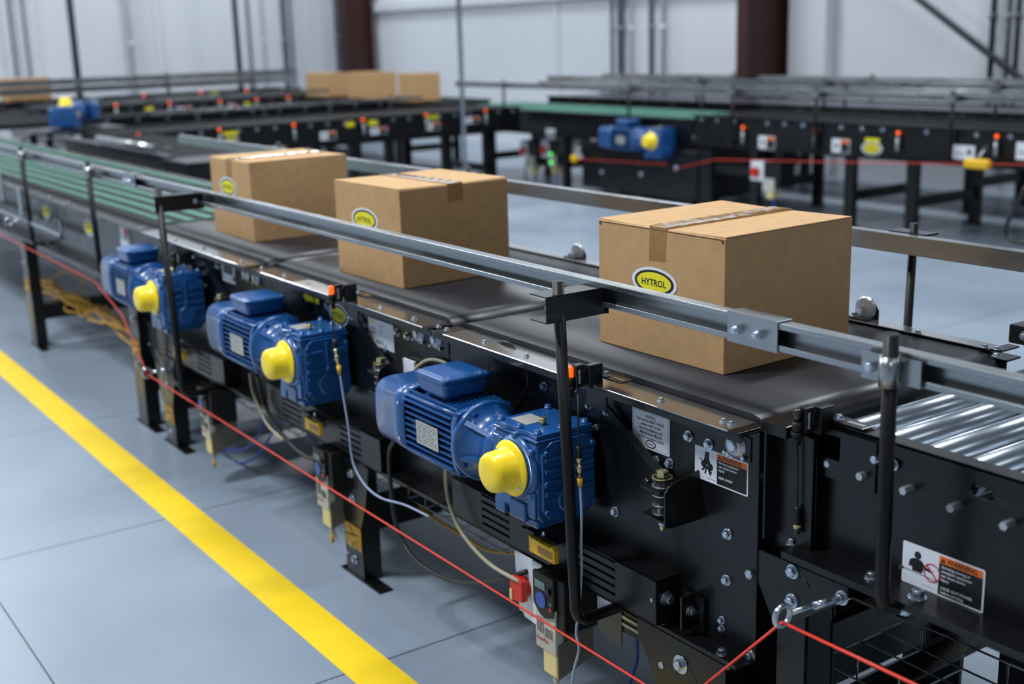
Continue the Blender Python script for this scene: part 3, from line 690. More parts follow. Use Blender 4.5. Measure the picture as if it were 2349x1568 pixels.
carton('largest cardboard box, nearest the camera, with a long shiny taped seam on top', (-2.223, 1.773, .8855), .025, .405, .405, .295, 'V',
       ((1453, 640), (1553, 655), (1503, 613), (1503, 681)), 1.776, slit=True)
carton('middle cardboard box on the line, with bright glare on its top tape', (-3.470, 1.720, .8855), .038, .382, .388, .292, 'U',
       ((810, 495), (866, 508), (838, 477), (838, 529)), 1.725)
carton('farthest of the three big cardboard boxes on the grey belts, partly behind the middle box', (-4.597, 1.755, .8855), .002, .378, .395, .292, 'V',
       ((508, 425), (545, 428), (527, 406), (527, 450)), 1.757)

# ================================================================== GEAR MOTORS (built once at the origin, shaft axis at y = 0 plane, z = 0)
def sq_ring(x, cy, cz, h, n=40, p=4.0, sy=1.):
    o = []
    for i in range(n):
        a = 2*pi*i/n; ca, sa = cos(a), sin(a); k = (abs(ca)**p+abs(sa)**p)**(-1/p); o.append((x, cy+h*k*ca*sy, cz+h*k*sa))
    return o
def gear_motor(variant=0):
    r = bpy.data.objects.new('gear_motor', None); col.objects.link(r); r['category'] = 'motor'; r['group'] = 'blue gear motors'
    cy = -.107
    B = lambda mb, nm, m, lab=None, par=None, **k: (lambda o: (o.__setitem__('label', lab) if lab else None, o)[1])(mb.build(nm, m, par or r, **k))
    # fan cover
    mb = MB(); mb.loft([sq_ring(-.612, cy, 0, .060, p=4), sq_ring(-.609, cy, 0, .071, p=4), sq_ring(-.601, cy, 0, .079, p=4.2), sq_ring(-.588, cy, 0, .083, p=4.4), sq_ring(-.50, cy, 0, .084, p=4.4), sq_ring(-.498, cy, 0, .0855, p=4.4), sq_ring(-.442, cy, 0, .0865, p=4.4), sq_ring(-.442, cy, 0, .0825, p=4.4), sq_ring(-.465, cy, 0, .0815, p=4.4)])
    fc = B(mb, 'fan_cover', 'blue')
    for sy, sz in ((-1, .55), (-1, -.55), (-.3, 1), (-.45, 1)): B(MB().cyl((-.468, cy+sy*.085, sz*.084), (-.468, cy+sy*.085+(-.003 if abs(sy) == 1 else 0), sz*.084+(.003 if abs(sz) == 1 else 0)), .0045, n=10), 'screw', 'zinc', par=fc)
    # finned stator
    mb = MB(); mb.cyl((-.47, cy, 0), (-.205, cy, 0), .069, n=40)
    for k in range(-4, 5):
        z = k*.0155
        for s_ in (-1, 1):
            mb.box((-.452, cy+s_*.050, z-.0013), (-.225, cy+s_*.0835, z+.0013))
    for k in range(-5, 6):
        y = k*.0125
        mb.box((-.452, cy+y-.0013, -.0835), (-.225, cy+y+.0013, -.050))
        mb.box((-.30 if abs(k) < 5 else -.452, cy+y-.0013, .050), (-.225, cy+y+.0013, .0835))
    B(mb, 'finned_housing', 'blue')
    for sy in (-1, 1):
        for sz in (-1, 1): B(MB().cyl((-.45, cy+sy*.071, sz*.071), (-.205, cy+sy*.071, sz*.071), .0055, n=8), 'tie_rod', 'blue')
    # end shield, round flange, cone
    mb = MB(); mb.loft([sq_ring(-.228, cy, 0, .083, p=5), sq_ring(-.206, cy, 0, .087, p=4)])
    B(mb, 'end_shield', 'blue', bevel=.003)
    mb = MB(); mb.lathe([(0, .090), (.003, .0965), (.016, .0965), (.019, .092), (.020, .085), (.045, .066), (.075, .060), (.080, .063), (.09, .063), (.125, .063)], (-.210, cy, 0), (1, 0, 0), 48)
    for k in range(6):
        a = k*pi/3+.3; d_ = Vector((0, cos(a), sin(a))); o_ = Vector((-.19, cy, 0)); t_ = Vector((0, -sin(a), cos(a)))*.006
        mb.add([o_+d_*.05-t_, o_+d_*.088-t_, o_+Vector((.075, 0, 0))+d_*.06-t_, o_+Vector((.075, 0, 0))+d_*.05-t_, o_+d_*.05+t_, o_+d_*.088+t_, o_+Vector((.075, 0, 0))+d_*.06+t_, o_+Vector((.075, 0, 0))+d_*.05+t_], [(0, 1, 2, 3), (7, 6, 5, 4), (0, 4, 5, 1), (1, 5, 6, 2), (2, 6, 7, 3), (3, 7, 4, 0)])
    B(mb, 'adapter_flange', 'blue')
    for k in range(4):
        a = k*pi/2+.5; B(MB().cyl((-.192, cy+.083*cos(a), .083*sin(a)), (-.182, cy+.083*cos(a), .083*sin(a)), .007, n=6, smooth=False), 'flange_bolt', 'blue')
    # terminal box
    def rr(x0, x1, y0, y1, z, c_=.012): return [(u, v, z) for u, v in rrect(x0, x1, y0, y1, c_, 3)]
    mb = MB(); mb.loft([rr(-.385, -.30, cy-.045, cy+.045, .06), rr(-.388, -.296, cy-.048, cy+.048, .083), rr(-.405, -.283, cy-.060, cy+.060, .095), rr(-.409, -.279, cy-.064, cy+.064, .126)], smooth=False)
    tb = B(mb, 'terminal_box', 'blue', bevel=.002)
    mb = MB(); mb.loft([rr(-.412, -.276, cy-.067, cy+.067, .1265), rr(-.412, -.276, cy-.067, cy+.067, .136), rr(-.409, -.279, cy-.064, cy+.064, .139, .012), rr(-.400, -.288, cy-.055, cy+.055, .1445, .012)], smooth=False)
    lid = B(mb, 'lid', 'blue', par=tb, bevel=.0025)
    for sx in (-.403, -.285):
        for sy in (-.058, .058): B(MB().lathe([(0, .0095), (.009, .0095), (.010, .008)], (sx, cy+sy, .1285), UP, 14), 'screw_boss', 'blue', par=tb); B(MB().cyl((sx, cy+sy, .138), (sx, cy+sy, .142), .0048, n=6), 'lid_screw', 'zinc', par=tb)
    B(MB().text(Fr((-.344, cy, .1482), (0, -1, 0), (1, 0, 0), (0, 0, 1)), 'I > 3~ X', 0, 0, .016, .0004, 'C'), 'cast_mark', 'blue', par=tb) if False else None
    for dy in (-.028, .02): B(MB().lathe([(0, .011), (.006, .011), (.007, .008), (.016, .008)], (-.409, cy+dy, .108), (-1, 0, 0), 12), 'cable_gland', 'blue', par=tb)
    # nameplate
    B(MB().fbox(Fr((-.383, cy-.0845, -.034)), 0, .10, 0, .058, 0, .0012), 'nameplate', 'plate')
    mb = MB(); fr_ = Fr((-.383, cy-.0845, -.034)); rnd = random.Random(3)
    for i in range(8):
        x_ = .006
        while x_ < .088:
            l_ = rnd.uniform(.006, .02); mb.fbox(fr_, x_, min(x_+l_, .094), .051-i*.0062, .0525-i*.0062, .0012, .0015); x_ += l_+rnd.uniform(.004, .012)
    B(mb, 'nameplate_print', 'inkgrey')
    # gearbox
    prof = [(-.148, -.113), (-.02, -.113), (-.005, -.10), (-.005, .065), (-.012, .076), (-.152, .076), (-.160, .066), (-.160, -.095)]
    mb = MB(); mb.prism(prof, 'x', -.090, .072)
    gb = B(mb, 'gearbox', 'blue', bevel=.006, seg=3)
    mb = MB(); mb.box((-.088, -.163, .074), (.078, -.004, .080)); mb.poly(Fr((0, 0, .080), (1, 0, 0), (0, 1, 0), (0, 0, 1)), [(-.085, -.158), (-.04, -.163), (-.02, -.155), (.01, -.162), (.035, -.155), (.074, -.160), (.076, -.01), (.03, -.006), (-.04, -.010), (-.084, -.006)], 0, .011)
    B(mb, 'top_cover', 'blue', par=gb, bevel=.0025)
    for x_, y_ in ((-.074, -.150), (0., -.152), (.062, -.148), (.064, -.085), (.062, -.02), (0., -.018), (-.074, -.02)): B(MB().lathe([(0, .0095), (.003, .0095), (.0035, .007), (.009, .007), (.010, .005)], (x_, y_, .091), UP, 12), 'cover_screw', 'blue', par=gb)
    B(MB().cyl((.015, -.10, .091), (.015, -.10, .108), .007, n=12).cyl((.015, -.10, .096), (.015, -.10, .100), .010, n=6), 'breather_plug', 'brass', par=gb)
    B(MB().box((-.066, -.13, .0912), (-.005, -.075, .0918)), 'type_plate', 'plate', par=gb)
    # front face: bearing boss, ribs, foot lugs
    mb = MB(); mb.lathe([(0, .076), (.010, .072), (.014, .066), (.016, .064)], (.002, -.158, .003), YN, 40)
    for a in (.7, 1.57, 2.4, 3.9, 5.5):
        d_ = Vector((cos(a), 0, sin(a))); mb.cyl(Vector((.002, -.160, .003))+d_*.074-Vector((0, -.004, 0)), Vector((.002, -.172, .003))+d_*.074, .0105, .008, n=12)
    mb.box((-.088, -.166, -.05), (-.05, -.158, .06)); mb.box((.045, -.167, -.10), (.07, -.158, -.04))
    B(mb, 'bearing_boss', 'blue', par=gb, bevel=.003, seg=2)
    mb = MB(); mb.box((-.100, -.158, -.128), (-.060, -.02, -.092)); mb.box((.02, -.158, -.126), (.066, -.02, -.108)); mb.box((-.03, -.166, -.118), (.03, -.15, -.075)); B(mb, 'foot', 'blue', par=gb, bevel=.004)
    # side cover toward +X with cooling ribs and round boss
    oc = [(-.145, .060), (-.125, .073), (-.035, .073), (-.012, .058), (-.008, -.075), (-.030, -.102), (-.135, -.102), (-.152, -.080), (-.152, .045)]
    mb = MB(); mb.prism(oc, 'x', .070, .082)
    cyv = -.082
    for k in range(4):
        z = .035-k*.026
        mb.box((.082, -.147, z-.005), (.088, cyv-.012, z+.005)); mb.box((.082, cyv+.012, z-.005), (.088, -.013, z+.005))
    mb.box((.082, cyv-.005, -.02), (.089, cyv+.005, .062)); mb.lathe([(0, .034), (.006, .033), (.008, .030)], (.082, cyv, -.062), (1, 0, 0), 32); mb.lathe([(0, .010), (.010, .009)], (.082, cyv, -.018), (1, 0, 0), 16)
    B(mb, 'side_cover', 'blue', par=gb, bevel=.0025)
    for y_, z_ in ((-.143, .05), (-.143, -.02), (-.143, -.085), (-.018, .05), (-.018, -.085)): B(MB().cyl((.080, y_, z_), (.090, y_, z_), .007, n=8), 'cover_bolt', 'blue', par=gb)
    # yellow hollow shaft cover
    ctr = Vector((-.002, -.176, .003))
    mb = MB(); mb.lathe([(0, .063), (.003, .0635), (.006, .061), (.009, .051), (.012, .0475), (.050, .0455), (.058, .042), (.063, .034), (.065, .02), (.065, .0)], ctr, YN, 48)
    cp = B(mb, 'shaft_cover', 'yellow')
    for a in (.5*pi+.9, -.7, 2.9): B(MB().cyl(ctr+Vector((.054*cos(a), -.004, .054*sin(a))), ctr+Vector((.054*cos(a), -.010, .054*sin(a))), .0042, n=8), 'cover_screw', 'zinc', par=cp)
    # mounting hub to the frame
    B(MB().lathe([(0, .055), (.012, .055)], (0, -.005, 0), (0, 1, 0), 32), 'mounting_hub', 'blackp')
    return r
g0 = gear_motor()
spots = [((-2.105, 1.604, .676), 'nearest blue gear motor with yellow shaft cover, below the largest box'),
         ((-3.272, 1.604, .680), 'second blue gear motor from the camera, middle of the row on the near frame'),
         ((-4.43, 1.604, .690), 'third blue gear motor of the near row, farthest left beside the first guard post')]
for i, (p, lb) in enumerate(spots):
    o = g0 if i == 0 else copy_tree(g0); o.location = p; o['label'] = lb; o['group'] = 'blue gear motors on the near frame'
o = copy_tree(g0); o.scale = (1.28,)*3; o.rotation_euler = (0, 0, 0)
p = FY(1490, 325, 7.55); o.location = (p.x, 7.8, p.z); o['label'] = 'blue gear motor on the far line behind the largest box, yellow cap facing us'; o['group'] = 'far gear motors'
o = copy_tree(g0); q = FX(166, 296, -11.9); o.location = (q.x-.15, q.y, q.z+.01); o.scale = (1.15,)*3; o.rotation_euler = (R_(-90), 0, R_(-35))
o['label'] = 'blurred blue gear motor at far left with its yellow cap on top'; o['group'] = 'far gear motors'

# ================================================================== GUARD RAILS
def cprofile(y0, y1, zt, zb, t=.0036, lip=.0115, sgn=1):
    return [(y0, zt-lip), (y0, zt), (y1, zt), (y1, zb), (y0, zb), (y0, zb+lip), (y0+sgn*t, zb+lip), (y0+sgn*t, zb+t), (y1-sgn*t, zb+t), (y1-sgn*t, zt-t), (y0+sgn*t, zt-t), (y0+sgn*t, zt-lip)]
RY = 1.562
def channel(x0, x1, root, y0=1.562, y1=1.590, zt=1.0965, zb=1.0455):
    sgn = 1 if y1 > y0 else -1
    return P(MB().prism(cprofile(y0, y1, zt, zb, sgn=sgn), 'x', x0, x1), 'channel', 'galv', root, bevel=.0034, seg=3)
def post(root, xt, y, ztop, xb, zb, yend=1.60, r=.0125):
    pts = [(xt, y, ztop), (xb, y, zb+.03), (xb, y+.006, zb+.012), (xb, y+.022, zb), (xb, yend, zb)]
    return P(MB().tube(pts, r, 14), 'post', 'rod', root)
def bracket(root, x, y0, y1, zb=1.030, zt=1.086):
    mb = MB(); mb.box((x-.045, y0, zt-.003), (x+.014, y1, zt)); mb.box((x-.045, y0, zb), (x+.014, y1, zb+.003)); mb.box((x+.011, y0, zb), (x+.014, y1+.002, zt)); mb.box((x-.045, y1-.003, zb), (x+.020, y1, zt-.004))
    b = P(mb, 'bracket', 'black', root, bevel=.0015)
    P(MB().bolt((x-.003, y0+.02, zt-.028), (-1, 0, 0), .006), 'bolt', 'zinc', b)
    P(MB().bolt((x+.014, y1-.03, zt-.028), (1, 0, 0), .0065), 'bolt', 'zinc', b) if x < -3 else None
def splice(root, x0, x1):
    mb = MB(); mb.prism([(1.559, 1.0425), (1.559, 1.0995), (1.597, 1.0995), (1.597, 1.097), (1.5615, 1.097), (1.5615, 1.0425)], 'x', x0, x1)
    s = P(mb, 'splice_plate', 'galv', root, bevel=.001)
    for f in (.25, .68): P(MB().bolt((x0+(x1-x0)*f, 1.559, 1.071), YN, .0095, .010, 0).cyl((x0+(x1-x0)*f, 1.559, 1.071), (x0+(x1-x0)*f, 1.540, 1.071), .0055, n=10), 'bolt', 'zinc', s)
def clamp(root, x, y, z, right=True):
    mb = MB(); mb.lathe([(0, .0165), (.050, .0165)], (x, y, z-.026), UP, 20); c_ = P(mb, 'post_clamp', 'galv', root)
    P(MB().box((x-.055, y+.012, z-.022), (x+.05, y+.016, z+.022)), 'clamp_plate', 'galv', c_)
    P(MB().box((x-.055, y-.0005, z-.022), (x-.012, y+.0022, z+.022)), 'clamp_plate', 'galv', c_) if right else None
    P(MB().bolt((x-.034, y-.0008, z), YN, .0095, .010, 0), 'bolt', 'zinc', c_)
xs1 = FY(300, 415, RY).x; xs2 = FY(1727, 760, RY).x
t = thing('guard_rail', 'left stretch of galvanised guard rail above the green strip belts', 'guard rail', (-7, 1.6, .6))
channel(-12.5, xs1, t)
for x_ in (-8.0, FY(47, 345, 1.54).x, FY(201, 385, 1.54).x):
    P(MB().tube([(x_, 1.54, 1.112), (x_+.02, 1.54, .635), (x_+.02, 1.55, .61), (x_+.02, 1.60, .600)], .0125, 14), 'post', 'rod', t); clamp(t, x_+.002, 1.541, 1.068)
t = thing('guard_rail', 'long middle guard rail crossing in front of the three big boxes, on black posts', 'guard rail', (-3.3, 1.6, .38))
channel(xs1+.003, xs2, t); splice(t, xs1-.06, xs1+.06)
_a = FY(361, 430, 1.42); _b = FY(418, 885, 1.42)
post(t, _a.x, 1.42, _a.z, _b.x, .372, 1.60); bracket(t, _a.x+.003, 1.40, 1.575)
post(t, -1.965, 1.46, 1.112, -1.925, .372, 1.60); bracket(t, -1.963, 1.418, 1.575)
t = thing('guard_rail', 'right-hand guard rail above the bare rollers, with the bolted splice plate', 'guard rail', (-1.2, 1.6, .63))
channel(xs2+.003, .55, t); splice(t, FY(1668, 745, 1.559).x, FY(1783, 780, 1.559).x)
_a = FY(2045, 765, 1.541); _b = FY(2023, 1350, 1.568)
P(MB().tube([(_a.x, 1.541, _a.z), (_b.x, 1.568, .675), (_b.x, 1.574, .648), (_b.x, 1.60, .637), (_b.x, 1.66, .636)], .0125, 14), 'post', 'rod', t); clamp(t, _a.x-.002, 1.5425, 1.068)
t = thing('guard_rail', 'flat galvanised guard rail along the far side of the box line', 'guard rail', (-3.3, 2.45, .85))
channel(-6.85, .55, t, 2.47, 2.44, 1.101, 1.055)
for x_ in (-5.6, -3.9, -1.893, -.2):
    P(MB().tube([(x_, 2.492, 1.124), (x_-.01, 2.492, .62), (x_-.01, 2.482, .60), (x_-.01, 2.40, .595)], .0105, 14), 'post', 'rod', t)
    P(MB().box((x_-.06, 2.471, 1.098), (x_+.05, 2.52, 1.103)), 'bracket', 'black', t)

# ================================================================== SENSORS AND REFLECTORS
def sensor(label, x, y, z, lit, group='photo sensors on the near frame'):
    r = thing('photo_sensor', label, 'sensor', (x, y, z), group)
    q = lambda a, b, c_: (x+a, y+b, z+c_)
    P(MB().box(q(-.010, -.012, -.025), q(.010, .012, .024)), 'body', 'blackp', r, bevel=.003)
    P(MB().lathe([(0, .0075), (.018, .0080), (.022, .007), (.024, .003)], q(-.005, -.018, -.002), UP, 14), 'lens', 'lenson' if lit else 'lensoff', r, label='glowing orange lens' if lit else 'unlit dark lens')
    P(MB().cyl(q(-.005, -.018, -.022), q(-.005, -.018, -.002), .0095, n=14), 'lens_base', 'blackp', r)
    P(MB().cyl(q(-.012, .020, .002), q(.013, .020, .002), .017, n=18), 'swivel', 'blackp', r)
    P(MB().box(q(.004, .014, -.028), q(.022, .05, .022)), 'mount', 'blackp', r, bevel=.002)
    mb = MB(); a, b, c_ = q(.02, .038, -.003); mb.box((a, b, c_-.004), (a+.075, b+.035, c_-.001))
    P(mb, 'slotted_bracket', 'black', r, bevel=.001)
    P(MB().fbox(Fr((a+.03, b+.012, c_-.001), (1, 0, 0), (0, 1, 0), (0, 0, 1)), 0, .038, 0, .009, 0, .0006), 'slot', 'cover', r)
    P(MB().bolt((a+.012, b+.012, c_-.001), UP, .007), 'bolt', 'zinc', r)
    mb = MB(); mb.cyl(q(-.005, -.018, -.030), q(-.005, -.018, -.022), .012, n=6).cyl(q(-.005, -.018, -.045), q(-.005, -.018, -.03), .008, n=12)
    P(mb, 'cable_plug', 'blackp', r)
    fr_ = Fr(q(.0102, -.006, -.016), (0, 0, 1), (0, -1, 0), (1, 0, 0)); P(MB().text(fr_, 'BANNER', 0, -.004, .008, .0004, wmax=.034), 'lettering', 'whiteink', r)
    P(MB().box(q(-.012, .03, -.075), q(.055, .036, -.028)), 'back_plate', 'black', r, bevel=.001)
    return r
s3 = FY(1345, 872, 1.525); sensor('photo sensor with glowing orange lens, nearest to the camera', -2.0, 1.535, .893, True)
p = FY(768, 672, 1.525); sensor('photo sensor with orange light above the second blue motor', p.x, 1.535, p.z, True)
p = FY(402, 585, 1.525); sensor('unlit dark photo sensor above the farthest left blue motor', p.x, 1.535, p.z-.01, False)
p = FY(1843, 950, 1.62); sensor('unlit photo sensor at the start of the bare rollers', p.x, 1.628, p.z-.01, False)
def reflector(label, u, v):
    p = FY(u, v, 2.402); r = thing('reflector', label, 'reflector', p, 'round reflectors')
    P(MB().lathe([(0, .030), (.004, .0315), (.007, .030), (.0095, .024), (.010, 0)], p, YN, 32), 'disc', 'clear', r)
    P(MB().cyl(p+Vector((-.003, -.0105, .002)), p+Vector((-.003, -.013, .002)), .005, n=8), 'screw', 'zinc', r)
    P(MB().poly(Fr((p.x, p.y+.004, p.z)), [(-.036, -.032), (.036, -.032), (.036, -.002), (.026, .012), (-.026, .012), (-.036, -.002)], 0, .004), 'bracket', 'black', r, bevel=.001)
    P(MB().box((p.x-.036, p.y-.035, .8925), (p.x+.03, p.y+.004, .896)), 'bracket_foot', 'black', r)
    P(MB().bolt((p.x-.02, p.y-.022, .896), UP, .007), 'bolt', 'zinc', r)
reflector('round clear reflector at the far belt edge, right of the largest box', 1988, 706)
reflector('round clear reflector glinting warm between the middle and largest boxes', 1327, 579)

# ================================================================== SUPPORT STANDS
def stand(label, x0, x1, decal=True, top=.386, group='floor stands of the box line', gus=True, far=True, foot=(-.035, .10)):
    r = thing('support_stand', label, 'stand', ((x0+x1)/2, 1.6, 0), group)
    mb = MB(); y0, y1 = 1.558, 1.618
    mb.box((x0, y0, .004), (x1, y0+.004, top-.02)); mb.box((x0, y0, .004), (x0+.004, y1, top-.02)); mb.box((x1-.004, y0, .004), (x1, y1, top-.02))
    P(mb, 'upright', 'black', r, bevel=.001, seg=1)
    P(MB().box((x0+foot[0], 1.552, 0), (x1+foot[1], 1.60, .005)), 'foot_plate', 'black', r, bevel=.002)
    if gus: P(MB().poly(Fr((0, y0-.002, 0)), [(x0-.0, top-.20), (x1+.01, top-.20), (x1+.045, top-.12), (x1+.075, top), (x0-.05, top), (x0-.03, top-.08)], 0, .004), 'gusset_plate', 'black', r, bevel=.0008, seg=1)
    if decal:
        xm = (x0+x1)/2
        P(MB().fbox(Fr((0, y0-.0022, 0)), x0+.005, x1-.004, top-.29, top-.215, 0, .0006), 'height_decal', 'decal', r, label='amber decal strip')
        P(MB().poly(Fr((0, y0-.003, 0)), [(x0+.006, top-.255), (x1-.02, top-.238), (x1-.02, top-.242), (x0+.006, top-.259)], 0, .0005).poly(Fr((0, y0-.003, 0)), [(xm-.02, top-.22), (xm-.015, top-.22), (xm+.008, top-.25), (xm+.003, top-.25)], 0, .0005), 'printed_marks', 'ink', r)
        P(MB().bolt((xm, y0-.0028, top-.275), YN, .012, .008, 1.4), 'bolt', 'brass', r)
    xm = (x0+x1)/2
    for zz in (top-.045, top-.125): bolts(r, [(xm+.02, y0-.006, zz)], YN, .011)
    bolts(r, [(xm, y0, top-.33)] if top > .35 else [], YN, .0105)
    if far:
        mb = MB(); mb.box((x0, 2.38, .004), (x1, 2.384, top)); mb.box((x0, 2.36, .004), (x0+.004, 2.42, top)); mb.box((x1-.004, 2.36, .004), (x1, 2.42, top)); P(mb, 'upright', 'black', r)
        P(MB().box((x0-.04, 2.37, 0), (x1+.09, 2.42, .005)), 'foot_plate', 'black', r)
        P(MB().box((x0+.01, y1, .15), (x1-.02, 2.37, .23)), 'cross_beam', 'black', r)
    return r
stand('black floor stand between the first and second motors from the camera, amber decal', -3.222, -3.106)
stand('black floor stand below the first guard post, amber decal with big bolt', -4.835, -4.72)
stand('black floor stand at the left end of the grey belts', -5.19, -5.072, gus=False, top=.60)
stand('leftmost floor stand, under the green strip belts', -7.01, -6.90, gus=False, top=.60)
# stand under the nearest section
r = thing('support_stand', 'broad stand with gusset plate at the bottom edge, right of the motor drive', 'stand', (-1.7, 1.6, 0), 'floor stands of the box line')
P(MB().poly(Fr((0, 1.588, 0)), [(-1.868, .387), (-1.60, .387), (-1.598, .335), (-1.60, .2), (-1.78, .2), (-1.868, .335)], 0, .005), 'gusset_plate', 'black', r, bevel=.001)
mb = MB(); mb.box((-1.775, 1.59, .004), (-1.61, 1.594, .33)); mb.box((-1.775, 1.59, .004), (-1.77, 1.65, .33)); mb.box((-1.615, 1.59, .004), (-1.61, 1.65, .33)); P(mb, 'upright', 'black', r)
P(MB().box((-1.82, 1.585, 0), (-1.54, 1.64, .005)), 'foot_plate', 'black', r)
bolts(r, [FY(1562, 1523, 1.583)], YN, .0125, h=.010, washer=1.65); P(MB().poly(Fr((0, 1.583, 0)), [(a, b) for a, b in [(FY(1583, 1530, 1.583).x, FY(1583, 1530, 1.583).z), (FY(1600, 1560, 1.583).x, FY(1600, 1560, 1.583).z-.004), (FY(1600, 1560, 1.583).x-.004, FY(1600, 1560, 1.583).z-.004), (FY(1583, 1530, 1.583).x-.005, FY(1583, 1530, 1.583).z)]], 0, .0006), 'adjust_slot', 'ink', r)
P(MB().lathe([(0, .008), (.002, .008), (.002, .005), (.0005, .005)], FY(1517, 1525, 1.583), YN, 16), 'eyelet', 'zinc', r)
P(MB().box((-1.75, 1.66, .16), (-1.66, 2.37, .24)), 'cross_beam', 'black', r); P(MB().box((-1.775, 2.375, .0), (-1.61, 2.385, .385)), 'upright', 'black', r)
# stand under the rollers
r = thing('support_stand', 'black stand under the bare rollers, beside the ring bolt of the red cord', 'stand', (-1.46, 1.62, 0), 'floor stands of the box line')
g_ = [FY(u, v, 1.618) for u, v in ((1720, 1248), (1948, 1345), (1950, 1372), (1850, 1415), (1783, 1440), (1742, 1330))]
P(MB().poly(Fr((0, 1.618, 0)), [(p.x, p.z) for p in g_], 0, .005), 'gusset_plate', 'black', r, bevel=.001)
mb = MB(); mb.box((-1.502, 1.62, .004), (-1.425, 1.625, .60)); mb.box((-1.430, 1.62, .004), (-1.425, 1.69, .60)); mb.box((-1.502, 1.62, .004), (-1.497, 1.69, .60)); P(mb, 'upright', 'black', r, bevel=.001)
P(MB().box((-1.54, 1.61, 0), (-1.34, 1.68, .005)), 'foot_plate', 'black', r)
P(MB().box((-1.655, 1.70, .05), (-1.43, 1.705, .60)), 'side_sheet', 'black', r)
P(MB().box((-1.47, 1.69, .44), (-1.42, 2.36, .50)), 'cross_beam', 'black', r, bevel=.002)
P(MB().box((-1.50, 1.70, .28), (-1.43, 2.36, .285)), 'lower_beam', 'black', r)
mb = MB(); mb.box((-1.50, 2.36, .004), (-1.425, 2.43, .64)); P(mb, 'upright', 'black', r, bevel=.002)
P(MB().box((-1.47, 1.64, .595), (-1.20, 2.38, .60)), 'top_plate', 'black', r)
bolts(r, [FY(u, v, 1.613) for u, v in ((1724.8, 1314.4), (1818.8, 1310), (1817, 1377))], YN, .0105, h=.008)
a, b = FY(1832, 1322, 1.613), FY(1857, 1348, 1.613)
P(MB().tube([a, (b.x-.01, 1.6125, b.z+.012), b], .002, 6), 'adjust_slot', 'ink', r)
bolts(r, [(FY(2075, 1401, 1.62).x, 1.62, .636)], (0, 0, -1), .011, h=.010)

# ================================================================== DRIVES, SWITCH, CORDS
def drive(label, x, y, ztop, sc_=1.):
    r = thing('motor_drive', label, 'motor drive', (x, y, ztop), 'motor drives under the frame')
    S = sc_
    def bx(nm, m, a, b, lab=None, par=None, **k): return P(MB().box((x+a[0]*S, y+a[1]*S, ztop+a[2]*S), (x+b[0]*S, y+b[1]*S, ztop+b[2]*S)), nm, m, par or r, lab, **k)
    bx('housing', 'blackp', (0, .01, -.14), (.115, .115, 0), bevel=.003)
    k_ = bx('keypad', 'blackp', (-.002, 0, -.085), (.085, .012, .002), bevel=.003)
    P(MB().poly(Fr((x, y, ztop)), [(.004*S, -.085*S), (.03*S, -.108*S), (.05*S, -.112*S), (.085*S, -.10*S), (.085*S, -.08*S), (.004*S, -.08*S)], 0, .001), 'keypad_skirt', 'blackp', r)
    fr_ = Fr((x, y-.0005, ztop)); s2 = lambda *a: [q*S for q in a]
    P(MB().fbox(fr_, *s2(.010, .052, -.038, -.018), 0, .001), 'display', 'lcd', k_)
    P(MB().poly(fr_, ellipse(.034*S, -.068*S, .021*S, .021*S, 24), 0, .002), 'keypad_ring', 'bluep', k_)
    P(MB().lathe([(0, .009*S), (.006, .008*S)], fr_(.066*S, -.036*S), YN, 16), 'dial', 'black', k_)
    P(MB().poly(fr_, ellipse(.072*S, -.082*S, .006*S, .005*S, 12), 0, .001), 'stop_button', 'red', k_)
    P(MB().poly(fr_, ellipse(.074*S, -.066*S, .005*S, .004*S, 12), 0, .001), 'start_button', 'lcd', k_)
    lc = bx('front_cover', 'greyp', (.002, .004, -.205), (.085, .03, -.080), bevel=.002)
    mb = MB(); f2 = Fr((x, y+.004*S-.0003, ztop))
    for i in range(5): mb.fbox(f2, *s2(.010+i*.006, .0125+i*.006, -.16, -.12), 0, .0006)
    for i in range(7): mb.fbox(f2, *s2(.042+i*.005, .0438+i*.005, -.165, -.14), 0, .0006)
    P(mb, 'cooling_vent', 'inkgrey', lc)
    P(MB().text(f2, 'PowerFlex', .006*S, -.182*S, .014*S, .0006, shear=.2, wmax=.05*S), 'lettering', 'redink', lc)
    bx('lower_cover', 'ivory', (.028, .006, -.268), (.085, .03, -.198), bevel=.004)
    P(MB().poly(Fr((x+.085*S, y+.01*S, ztop), (0, 1, 0), (0, 0, 1), (1, 0, 0)), [(0, -.27*S), (.11*S, -.235*S), (.11*S, -.12*S), (.08*S, -.135*S), (.04*S, -.165*S), (0, -.178*S)], 0, .003), 'conduit_box', 'taupe', r)
    bx('side_box', 'taupe', (.03, .03, -.24), (.085, .115, -.14))
    P(MB().lathe([(0, .010*S), (.02*S, .008*S), (.03*S, .006*S)], (x+.065*S, y+.02*S, ztop-.265*S), (0, 0, -1), 12), 'cable_gland', 'greyp', r)
    P(MB().lathe([(0, .007*S), (.03*S, .007*S)], (x+.065*S, y+.02*S, ztop-.295*S), (0, 0, -1), 12), 'cable_sleeve', 'cabyel', r)
    return r
drive('black and ivory motor drive with a keypad, hanging at the bottom centre', -2.135, 1.497, .408, .92)
drive('motor drive with blue keypad hanging left of the amber-decal stand', -3.29, 1.50, .40, .92)
drive('farthest left motor drive, hanging beside the first guard post', -4.26, 1.50, .375, .92)
P_ = FY(1188, 1262, 1.545)
r = thing('disconnect_switch', 'white plate switch with red rotary handle beside the nearest drive', 'switch', (-2.25, 1.54, .3))
P(MB().poly(Fr((0, 1.549, 0)), [(-2.275, .395), (-2.165, .395), (-2.165, .23), (-2.24, .235), (-2.268, .27)], 0, .005), 'plate', 'white', r, bevel=.001)
P(MB().lathe([(0, .026), (.008, .024)], (-2.235, 1.544, .318), YN, 24), 'handle_base', 'red', r)
